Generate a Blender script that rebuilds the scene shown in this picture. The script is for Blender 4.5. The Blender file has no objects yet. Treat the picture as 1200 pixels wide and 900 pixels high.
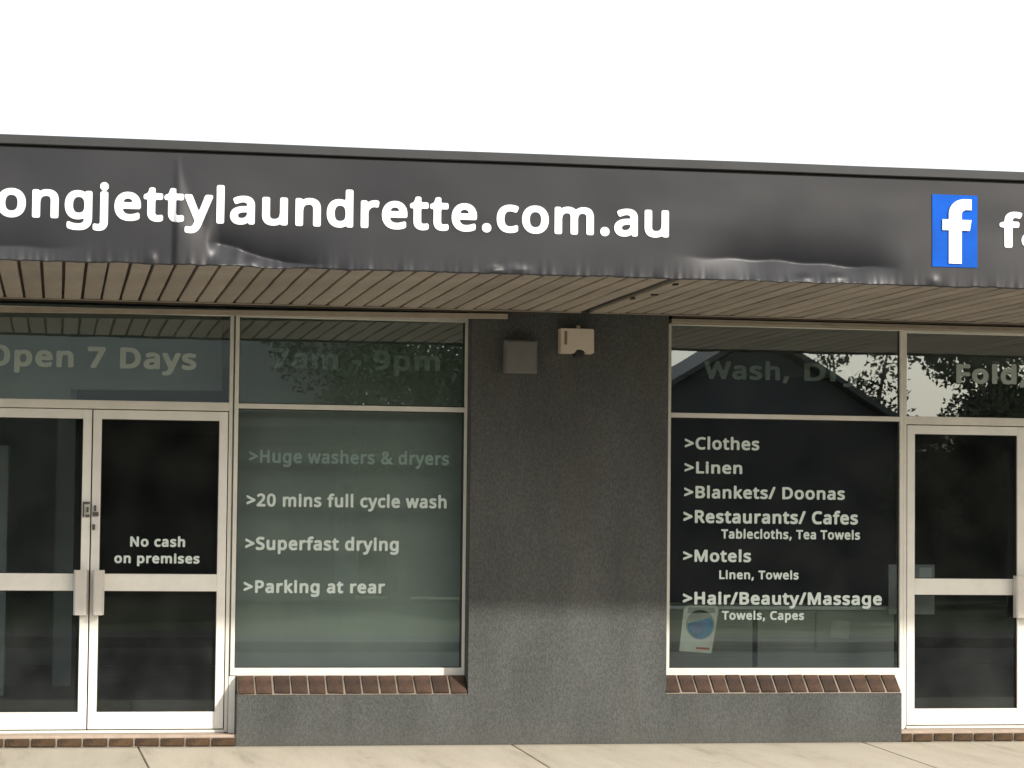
import bpy, bmesh, math, random
from mathutils import Vector, Matrix, noise
R = math.radians
random.seed(7)
sc = bpy.context.scene
C = sc.collection

# ------------------------------------------------------------------ camera
CAMY, CAMZ = -15.75, 1.49
yaw, pitch, roll = 0.18195, 0.05211, 0.010684
cd = bpy.data.cameras.new('camera'); cam = bpy.data.objects.new('camera', cd); C.objects.link(cam)
r_ = Vector((math.cos(yaw), -math.sin(yaw), 0))
f_ = Vector((math.sin(yaw)*math.cos(pitch), math.cos(yaw)*math.cos(pitch), math.sin(pitch)))
u_ = r_.cross(f_)
r2 = math.cos(roll)*r_ + math.sin(roll)*u_
u2 = -math.sin(roll)*r_ + math.cos(roll)*u_
M = Matrix((r2, u2, -f_)).transposed().to_4x4(); M.translation = Vector((0, CAMY, CAMZ))
cam.matrix_world = M
cd.sensor_width = 36; cd.lens = 2878.2/1200*36; cd.clip_start = 0.1; cd.clip_end = 6000
sc.camera = cam

# ------------------------------------------------------------------ light
SUN_EL, SUN_AZ = 28.8, 42.0        # azimuth: degrees to the right of straight out from the shop front
sdir = Vector((math.sin(R(SUN_AZ))*math.cos(R(SUN_EL)), -math.cos(R(SUN_AZ))*math.cos(R(SUN_EL)), math.sin(R(SUN_EL))))
w = bpy.data.worlds.new('World'); sc.world = w; w.use_nodes = True
nt = w.node_tree; nt.nodes.clear()
sky = nt.nodes.new('ShaderNodeTexSky'); sky.sky_type = 'NISHITA'; sky.sun_disc = False
sky.sun_elevation = R(SUN_EL); sky.sun_rotation = math.atan2(sdir.x, sdir.y)
sky.air_density = 1.0; sky.dust_density = 4.0; sky.ozone_density = 1.0
hz = nt.nodes.new('ShaderNodeMix'); hz.data_type = 'RGBA'; hz.inputs[0].default_value = 0.5
hz.inputs[7].default_value = (13.0, 13.0, 13.0, 1)   # thin bright overcast veil over the whole sky
bg = nt.nodes.new('ShaderNodeBackground'); bg.inputs['Strength'].default_value = 0.12
out = nt.nodes.new('ShaderNodeOutputWorld')
nt.links.new(sky.outputs[0], hz.inputs[6]); nt.links.new(hz.outputs[2], bg.inputs[0]); nt.links.new(bg.outputs[0], out.inputs[0])
sl = bpy.data.lights.new('sun', 'SUN'); sl.energy = 3.7; sl.angle = R(1.8); sl.color = (1, 0.965, 0.90)
so = bpy.data.objects.new('sun', sl); C.objects.link(so)
so.rotation_euler = sdir.to_track_quat('Z', 'Y').to_euler(); so.location = (10, -20, 20)
sc.view_settings.view_transform = 'Standard'; sc.view_settings.look = 'None'
sc.view_settings.exposure = 0.35; sc.view_settings.gamma = 1

# ------------------------------------------------------------------ materials
def mat(name, col, rough=0.7, metal=0.0, var=0.0, vscale=8.0, bump=0.0, bscale=60.0, col2=None, stretch=(1, 1, 1), spec=0.5):
    m = bpy.data.materials.new(name); m.use_nodes = True
    n = m.node_tree; b = n.nodes['Principled BSDF']
    b.inputs['Roughness'].default_value = rough; b.inputs['Metallic'].default_value = metal
    b.inputs['Specular IOR Level'].default_value = spec
    b.inputs['Base Color'].default_value = (*col, 1)
    tc = n.nodes.new('ShaderNodeTexCoord'); mp = n.nodes.new('ShaderNodeMapping')
    mp.inputs['Scale'].default_value = stretch
    n.links.new(tc.outputs['Object'], mp.inputs[0])
    if var or col2:
        nz = n.nodes.new('ShaderNodeTexNoise'); nz.inputs['Scale'].default_value = vscale; nz.inputs['Detail'].default_value = 6
        nz.inputs['Roughness'].default_value = 0.65
        n.links.new(mp.outputs[0], nz.inputs['Vector'])
        rp = n.nodes.new('ShaderNodeValToRGB')
        rp.color_ramp.elements[0].position = 0.35; rp.color_ramp.elements[1].position = 0.68
        c2 = col2 or tuple(min(1, c*(1+var)) for c in col); c1 = col if col2 else tuple(c*(1-var) for c in col)
        rp.color_ramp.elements[0].color = (*c1, 1); rp.color_ramp.elements[1].color = (*c2, 1)
        n.links.new(nz.outputs['Fac'], rp.inputs[0])
        # each piece its own slight tone
        oi = n.nodes.new('ShaderNodeObjectInfo'); mr = n.nodes.new('ShaderNodeMapRange')
        mr.inputs['To Min'].default_value = 1-0.6*max(var, .05); mr.inputs['To Max'].default_value = 1+0.6*max(var, .05)
        n.links.new(oi.outputs['Random'], mr.inputs['Value'])
        vm = n.nodes.new('ShaderNodeVectorMath'); vm.operation = 'SCALE'
        n.links.new(rp.outputs[0], vm.inputs[0]); n.links.new(mr.outputs[0], vm.inputs['Scale'])
        n.links.new(vm.outputs[0], b.inputs['Base Color'])
    if bump:
        nb = n.nodes.new('ShaderNodeTexNoise'); nb.inputs['Scale'].default_value = bscale; nb.inputs['Detail'].default_value = 5
        n.links.new(tc.outputs['Object'], nb.inputs['Vector'])
        bp = n.nodes.new('ShaderNodeBump'); bp.inputs['Strength'].default_value = 0.9; bp.inputs['Distance'].default_value = bump
        n.links.new(nb.outputs['Fac'], bp.inputs['Height']); n.links.new(bp.outputs[0], b.inputs['Normal'])
    return m

def wall_material():
    m = mat('roughcast_render', (0.105, 0.105, 0.098), 0.92, bump=0.006, bscale=130, spec=0.25)
    n = m.node_tree; b = n.nodes['Principled BSDF']; tc = n.nodes['Texture Coordinate']
    a = n.nodes.new('ShaderNodeTexNoise'); a.inputs['Scale'].default_value = 95; a.inputs['Detail'].default_value = 3
    mp2 = n.nodes.new('ShaderNodeMapping'); mp2.inputs['Scale'].default_value = (1, 1, 0.55)
    n.links.new(tc.outputs['Object'], mp2.inputs[0]); n.links.new(mp2.outputs[0], a.inputs['Vector'])
    c = n.nodes.new('ShaderNodeTexNoise'); c.inputs['Scale'].default_value = 2.2; c.inputs['Detail'].default_value = 5
    mp = n.nodes.new('ShaderNodeMapping'); mp.inputs['Scale'].default_value = (1.6, 1, 0.5)
    n.links.new(tc.outputs['Object'], mp.inputs[0]); n.links.new(mp.outputs[0], c.inputs['Vector'])
    r1 = n.nodes.new('ShaderNodeValToRGB'); r1.color_ramp.elements[0].position = .36; r1.color_ramp.elements[1].position = .66
    r1.color_ramp.elements[0].color = (.066, .070, .067, 1); r1.color_ramp.elements[1].color = (.102, .105, .100, 1)
    n.links.new(a.outputs['Fac'], r1.inputs[0])
    r2_ = n.nodes.new('ShaderNodeMapRange'); r2_.inputs['From Min'].default_value = .3; r2_.inputs['From Max'].default_value = .7
    r2_.inputs['To Min'].default_value = .84; r2_.inputs['To Max'].default_value = 1.16
    n.links.new(c.outputs['Fac'], r2_.inputs['Value'])
    vm = n.nodes.new('ShaderNodeVectorMath'); vm.operation = 'SCALE'
    n.links.new(r1.outputs[0], vm.inputs[0]); n.links.new(r2_.outputs[0], vm.inputs['Scale'])
    # splashed dirt and run marks, in blotches of their own
    d1 = n.nodes.new('ShaderNodeTexNoise'); d1.inputs['Scale'].default_value = 3.3; d1.inputs['Detail'].default_value = 7
    m3 = n.nodes.new('ShaderNodeMapping'); m3.inputs['Scale'].default_value = (1.5, 1, .35)
    n.links.new(tc.outputs['Object'], m3.inputs[0]); n.links.new(m3.outputs[0], d1.inputs['Vector'])
    dr = n.nodes.new('ShaderNodeMapRange'); dr.inputs['From Min'].default_value = .52; dr.inputs['From Max'].default_value = .72; dr.inputs['To Max'].default_value = .22
    n.links.new(d1.outputs['Fac'], dr.inputs['Value'])
    sx = n.nodes.new('ShaderNodeSeparateXYZ'); n.links.new(tc.outputs['Object'], sx.inputs[0])
    zr = n.nodes.new('ShaderNodeMapRange'); zr.inputs['From Min'].default_value = .0; zr.inputs['From Max'].default_value = .16
    zr.inputs['To Min'].default_value = .75; zr.inputs['To Max'].default_value = 0
    n.links.new(sx.outputs['Z'], zr.inputs['Value'])
    zm = n.nodes.new('ShaderNodeMath'); zm.operation = 'MULTIPLY'; n.links.new(zr.outputs[0], zm.inputs[0]); n.links.new(d1.outputs['Fac'], zm.inputs[1])
    mxa = n.nodes.new('ShaderNodeMath'); mxa.operation = 'MAXIMUM'; n.links.new(dr.outputs[0], mxa.inputs[0]); n.links.new(zm.outputs[0], mxa.inputs[1])
    mc = n.nodes.new('ShaderNodeMix'); mc.data_type = 'RGBA'; mc.inputs[7].default_value = (.100, .095, .080, 1)
    n.links.new(mxa.outputs[0], mc.inputs[0]); n.links.new(vm.outputs[0], mc.inputs[6])
    n.links.new(mc.outputs[2], b.inputs['Base Color'])
    return m

def glass_material(name, tint, refl):
    m = bpy.data.materials.new(name); m.use_nodes = True; n = m.node_tree; n.nodes.clear()
    o = n.nodes.new('ShaderNodeOutputMaterial'); mx = n.nodes.new('ShaderNodeMixShader')
    t = n.nodes.new('ShaderNodeBsdfTransparent'); t.inputs[0].default_value = (*tint, 1)
    g = n.nodes.new('ShaderNodeBsdfGlossy'); g.inputs['Roughness'].default_value = 0.006; g.inputs[0].default_value = (.86, .96, .97, 1)
    fr = n.nodes.new('ShaderNodeFresnel'); fr.inputs[0].default_value = 1.5
    ad = n.nodes.new('ShaderNodeMath'); ad.operation = 'ADD'; ad.use_clamp = True; ad.inputs[1].default_value = refl
    # gentle waviness of old float glass
    tc = n.nodes.new('ShaderNodeTexCoord'); nz = n.nodes.new('ShaderNodeTexNoise'); nz.inputs['Scale'].default_value = 1.1
    n.links.new(tc.outputs['Object'], nz.inputs['Vector'])
    bp = n.nodes.new('ShaderNodeBump'); bp.inputs['Strength'].default_value = .5; bp.inputs['Distance'].default_value = 0.0007
    n.links.new(nz.outputs['Fac'], bp.inputs['Height']); n.links.new(bp.outputs[0], g.inputs['Normal'])
    d = n.nodes.new('ShaderNodeBsdfDiffuse'); d.inputs[0].default_value = (.42, .45, .42, 1)
    n2 = n.nodes.new('ShaderNodeTexNoise'); n2.inputs['Scale'].default_value = 3.0; n2.inputs['Detail'].default_value = 8
    n.links.new(tc.outputs['Object'], n2.inputs['Vector'])
    dm = n.nodes.new('ShaderNodeMapRange'); dm.inputs['From Min'].default_value = .35; dm.inputs['From Max'].default_value = .75
    dm.inputs['To Min'].default_value = .012; dm.inputs['To Max'].default_value = .055
    n.links.new(n2.outputs['Fac'], dm.inputs['Value'])
    md = n.nodes.new('ShaderNodeMixShader')       # thin film of dust on the pane
    n.links.new(dm.outputs[0], md.inputs[0]); n.links.new(t.outputs[0], md.inputs[1]); n.links.new(d.outputs[0], md.inputs[2])
    n.links.new(fr.outputs[0], ad.inputs[0]); n.links.new(ad.outputs[0], mx.inputs[0])
    n.links.new(md.outputs[0], mx.inputs[1]); n.links.new(g.outputs[0], mx.inputs[2]); n.links.new(mx.outputs[0], o.inputs[0])
    return m

MT = dict(
    wall=wall_material(),
    alu=mat('cream_powdercoat', (0.72, 0.70, 0.63), 0.42, var=.07, vscale=5, bump=.0006, bscale=30),
    alu2=mat('cream_powdercoat_door', (0.82, 0.81, 0.75), 0.4, var=.06, vscale=5, bump=.0006, bscale=30),
    gasket=mat('black_gasket', (.02, .02, .02), .6),
    glass=glass_material('window_glass', (.86, .92, .89), 0.09),
    tglass=glass_material('tinted_transom_glass', (.80, .85, .80), 0.24),
    dglass=glass_material('door_glass', (.72, .78, .80), 0.0),
    soffit=mat('soffit_brown', (0.31, 0.275, 0.235), 0.65, var=.2, vscale=2.2, col2=None, bump=.001, bscale=25, stretch=(1, .35, 1)),
    soffitback=mat('soffit_shaded', (0.07, 0.055, 0.04), 0.8, var=.2),  # soffit brown darkened: shade up in the grooves is put into the colour
    trim=mat('aged_trim', (0.36, 0.31, 0.25), .6, var=.15, vscale=5),
    cap=mat('dark_grey_steel', (0.028, 0.029, 0.029), .6, var=.15, vscale=4, bump=.0015, bscale=6),
    brick=mat('red_brick', (0.034, 0.020, 0.013), .85, col2=(0.085, 0.046, 0.029), var=.45, vscale=14, bump=.004, bscale=90),
    mortar=mat('mortar', (0.27, 0.23, 0.18), .95, var=.15, vscale=20, bump=.003, bscale=80),
    brickpave=mat('brown_step_brick', (0.03, 0.016, 0.008), .85, col2=(0.10, 0.055, 0.022), var=.4, vscale=14, bump=.004, bscale=90),
    step=mat('step_concrete', (.42, .33, .26), .9, var=.14, vscale=9, bump=.003, bscale=50),
    dimletter=mat('dimmed_vinyl_letter', (.36, .43, .40), .6),  # white transom letters, their dimness behind glass put into this grey
    letter=mat('white_vinyl_letter', (0.62, 0.72, 0.68), .5),
    bletter=mat('white_sign_letter', (0.86, 0.86, 0.86), .45),
    blue=mat('blue_vinyl', (0.0, 0.085, 0.47), .6, spec=.15, var=.12, vscale=5),
    metal=mat('brushed_metal', (.35, .34, .32), .35, .8),
    lock=mat('dark_lock_metal', (.12, .11, .10), .45, .6),
    handle=mat('handle_plate', (.66, .63, .585), .35, .15, var=.04),
    grey=mat('grey_box_paint', (.15, .15, .14), .65, var=.08, vscale=12),
    cream=mat('cream_plastic', (.64, .56, .46), .5, var=.05),
    black=mat('black_plastic', (.015, .015, .015), .5),
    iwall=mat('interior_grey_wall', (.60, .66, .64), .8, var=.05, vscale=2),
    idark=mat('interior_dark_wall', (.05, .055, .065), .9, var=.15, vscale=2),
    ceil=mat('ceiling_white', (.65, .66, .64), .9),
    ifloor=mat('interior_vinyl_floor', (.27, .27, .26), .5, var=.12, vscale=5),
    panel=mat('pale_green_panel', (.39, .435, .405), .65, var=.09, vscale=1.7),
    machine=mat('machine_panel', (.24, .265, .24), .5, var=.08, vscale=2),
    paper=mat('poster_paper', (.62, .64, .58), .6, var=.08, vscale=9),
    pgrey=mat('poster_grey', (.36, .37, .35), .6, var=.1, vscale=9),
    teal=mat('poster_teal', (.03, .19, .36), .5, var=.35, vscale=16),
    pblue=mat('poster_blue', (.12, .20, .42), .5, var=.2, vscale=9),
    red=mat('poster_red', (.45, .13, .07), .5),
    asphalt=mat('asphalt', (.042, .042, .043), .9, var=.2, vscale=3, bump=.006, bscale=90),
    kerb=mat('kerb_concrete', (.11, .105, .095), .9, var=.12, vscale=5, bump=.003),
    grass=mat('dry_grass', (.09, .11, .04), .95, var=.35, vscale=1.5, bump=.02, bscale=20),
    hwall=mat('house_weatherboard', (.05, .05, .055), .8, var=.08),
    pwall=mat('pale_block_wall', (.24, .25, .235), .8, var=.07),
    roofdark=mat('dark_roof_sheet', (.03, .03, .035), .8, var=.1),
    tile=mat('roof_tile', (.07, .05, .045), .8, var=.2, bump=.01, bscale=12),
    bark=mat('bark', (.10, .08, .06), .9, var=.3, bump=.02, bscale=14),
    leaf=mat('leaf', (.062, .085, .040), .7, var=.45, vscale=1.0),
)
def concrete():
    m = mat('sandy_concrete', (.53, .43, .30), .9, bump=.004, bscale=70, spec=.3)
    n = m.node_tree; b = n.nodes['Principled BSDF']; tc = n.nodes['Texture Coordinate']
    mp = n.nodes.new('ShaderNodeMapping'); mp.inputs['Scale'].default_value = (1.6, .22, 1)
    n.links.new(tc.outputs['Object'], mp.inputs[0])
    a = n.nodes.new('ShaderNodeTexNoise'); a.inputs['Scale'].default_value = 2.6; a.inputs['Detail'].default_value = 9; a.inputs['Roughness'].default_value = .68
    n.links.new(mp.outputs[0], a.inputs['Vector'])
    r1 = n.nodes.new('ShaderNodeValToRGB'); e = r1.color_ramp.elements
    e[0].position = .32; e[0].color = (.40, .355, .28, 1); e[1].position = .60; e[1].color = (.58, .525, .425, 1)
    k = e.new(.45); k.color = (.53, .475, .38, 1)
    n.links.new(a.outputs['Fac'], r1.inputs[0])
    c = n.nodes.new('ShaderNodeTexNoise'); c.inputs['Scale'].default_value = 120; c.inputs['Detail'].default_value = 3
    n.links.new(tc.outputs['Object'], c.inputs['Vector'])
    mr = n.nodes.new('ShaderNodeMapRange'); mr.inputs['From Min'].default_value = .3; mr.inputs['From Max'].default_value = .7
    mr.inputs['To Min'].default_value = .85; mr.inputs['To Max'].default_value = 1.12
    n.links.new(c.outputs['Fac'], mr.inputs['Value'])
    oi = n.nodes.new('ShaderNodeObjectInfo'); m2 = n.nodes.new('ShaderNodeMapRange'); m2.inputs['To Min'].default_value = .95; m2.inputs['To Max'].default_value = 1.04
    n.links.new(oi.outputs['Random'], m2.inputs['Value'])
    mu = n.nodes.new('ShaderNodeMath'); mu.operation = 'MULTIPLY'
    n.links.new(mr.outputs[0], mu.inputs[0]); n.links.new(m2.outputs[0], mu.inputs[1])
    vm = n.nodes.new('ShaderNodeVectorMath'); vm.operation = 'SCALE'
    n.links.new(r1.outputs[0], vm.inputs[0]); n.links.new(mu.outputs[0], vm.inputs['Scale'])
    sx = n.nodes.new('ShaderNodeSeparateXYZ'); n.links.new(tc.outputs['Object'], sx.inputs[0])
    yr = n.nodes.new('ShaderNodeMapRange'); yr.inputs['From Min'].default_value = -.30; yr.inputs['From Max'].default_value = -.155
    yr.inputs['To Max'].default_value = .85; n.links.new(sx.outputs['Y'], yr.inputs['Value'])
    ym = n.nodes.new('ShaderNodeMath'); ym.operation = 'MULTIPLY'; n.links.new(yr.outputs[0], ym.inputs[0]); n.links.new(a.outputs['Fac'], ym.inputs[1])
    v = n.nodes.new('ShaderNodeTexVoronoi'); v.inputs['Scale'].default_value = 2.3; n.links.new(tc.outputs['Object'], v.inputs['Vector'])
    vr = n.nodes.new('ShaderNodeMapRange'); vr.inputs['From Min'].default_value = .035; vr.inputs['From Max'].default_value = .06
    vr.inputs['To Min'].default_value = .45; vr.inputs['To Max'].default_value = 0; n.links.new(v.outputs['Distance'], vr.inputs['Value'])
    mm = n.nodes.new('ShaderNodeMath'); mm.operation = 'MAXIMUM'; n.links.new(ym.outputs[0], mm.inputs[0]); n.links.new(vr.outputs[0], mm.inputs[1])
    mc = n.nodes.new('ShaderNodeMix'); mc.data_type = 'RGBA'; mc.inputs[7].default_value = (.20, .165, .12, 1)
    n.links.new(mm.outputs[0], mc.inputs[0]); n.links.new(vm.outputs[0], mc.inputs[6]); n.links.new(mc.outputs[2], b.inputs['Base Color'])
    return m
MT['conc'] = concrete()

# ------------------------------------------------------------------ helpers
def link(name, me, m=None, parent=None):
    o = bpy.data.objects.new(name, me); C.objects.link(o)
    if m is not None and not me.materials: me.materials.append(m)
    if parent: o.parent = parent
    return o
def tag(o, label=None, cat=None, group=None, kind=None):
    if label: o['label'] = label
    if cat: o['category'] = cat
    if group: o['group'] = group
    if kind: o['kind'] = kind
    return o
def thing(name, label, cat, group=None, loc=(0, 0, 0)):
    o = bpy.data.objects.new(name, None); o.location = loc; o.empty_display_size = .1; C.objects.link(o)
    return tag(o, label, cat, group)
def bxmesh(boxes, bevel=0.0, name='m'):
    bm = bmesh.new()
    for (x0, x1, y0, y1, z0, z1) in boxes:
        bmesh.ops.create_cube(bm, size=1, matrix=Matrix.Translation(((x0+x1)/2, (y0+y1)/2, (z0+z1)/2)) @ Matrix.Diagonal((x1-x0, y1-y0, z1-z0, 1)))
    if bevel: bmesh.ops.bevel(bm, geom=bm.edges[:], offset=bevel, segments=2, affect='EDGES', profile=.5)
    me = bpy.data.meshes.new(name); bm.to_mesh(me); bm.free()
    return me
def part(name, boxes, m, parent=None, bevel=0.0):
    if isinstance(boxes, tuple): boxes = [boxes]
    if parent is not None and tuple(parent.location) != (0, 0, 0):
        l = parent.location; boxes = [(a-l.x, b-l.x, c-l.y, d-l.y, e-l.z, f-l.z) for a, b, c, d, e, f in boxes]
    return link(name, bxmesh(boxes, bevel, name), m, parent)
def bmobj(name, bm, m, parent=None, smooth=False):
    me = bpy.data.meshes.new(name); bm.to_mesh(me); bm.free()
    if smooth:
        for p in me.polygons: p.use_smooth = True
    return link(name, me, m, parent)
def struct(o): o['kind'] = 'structure'; return o

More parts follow.
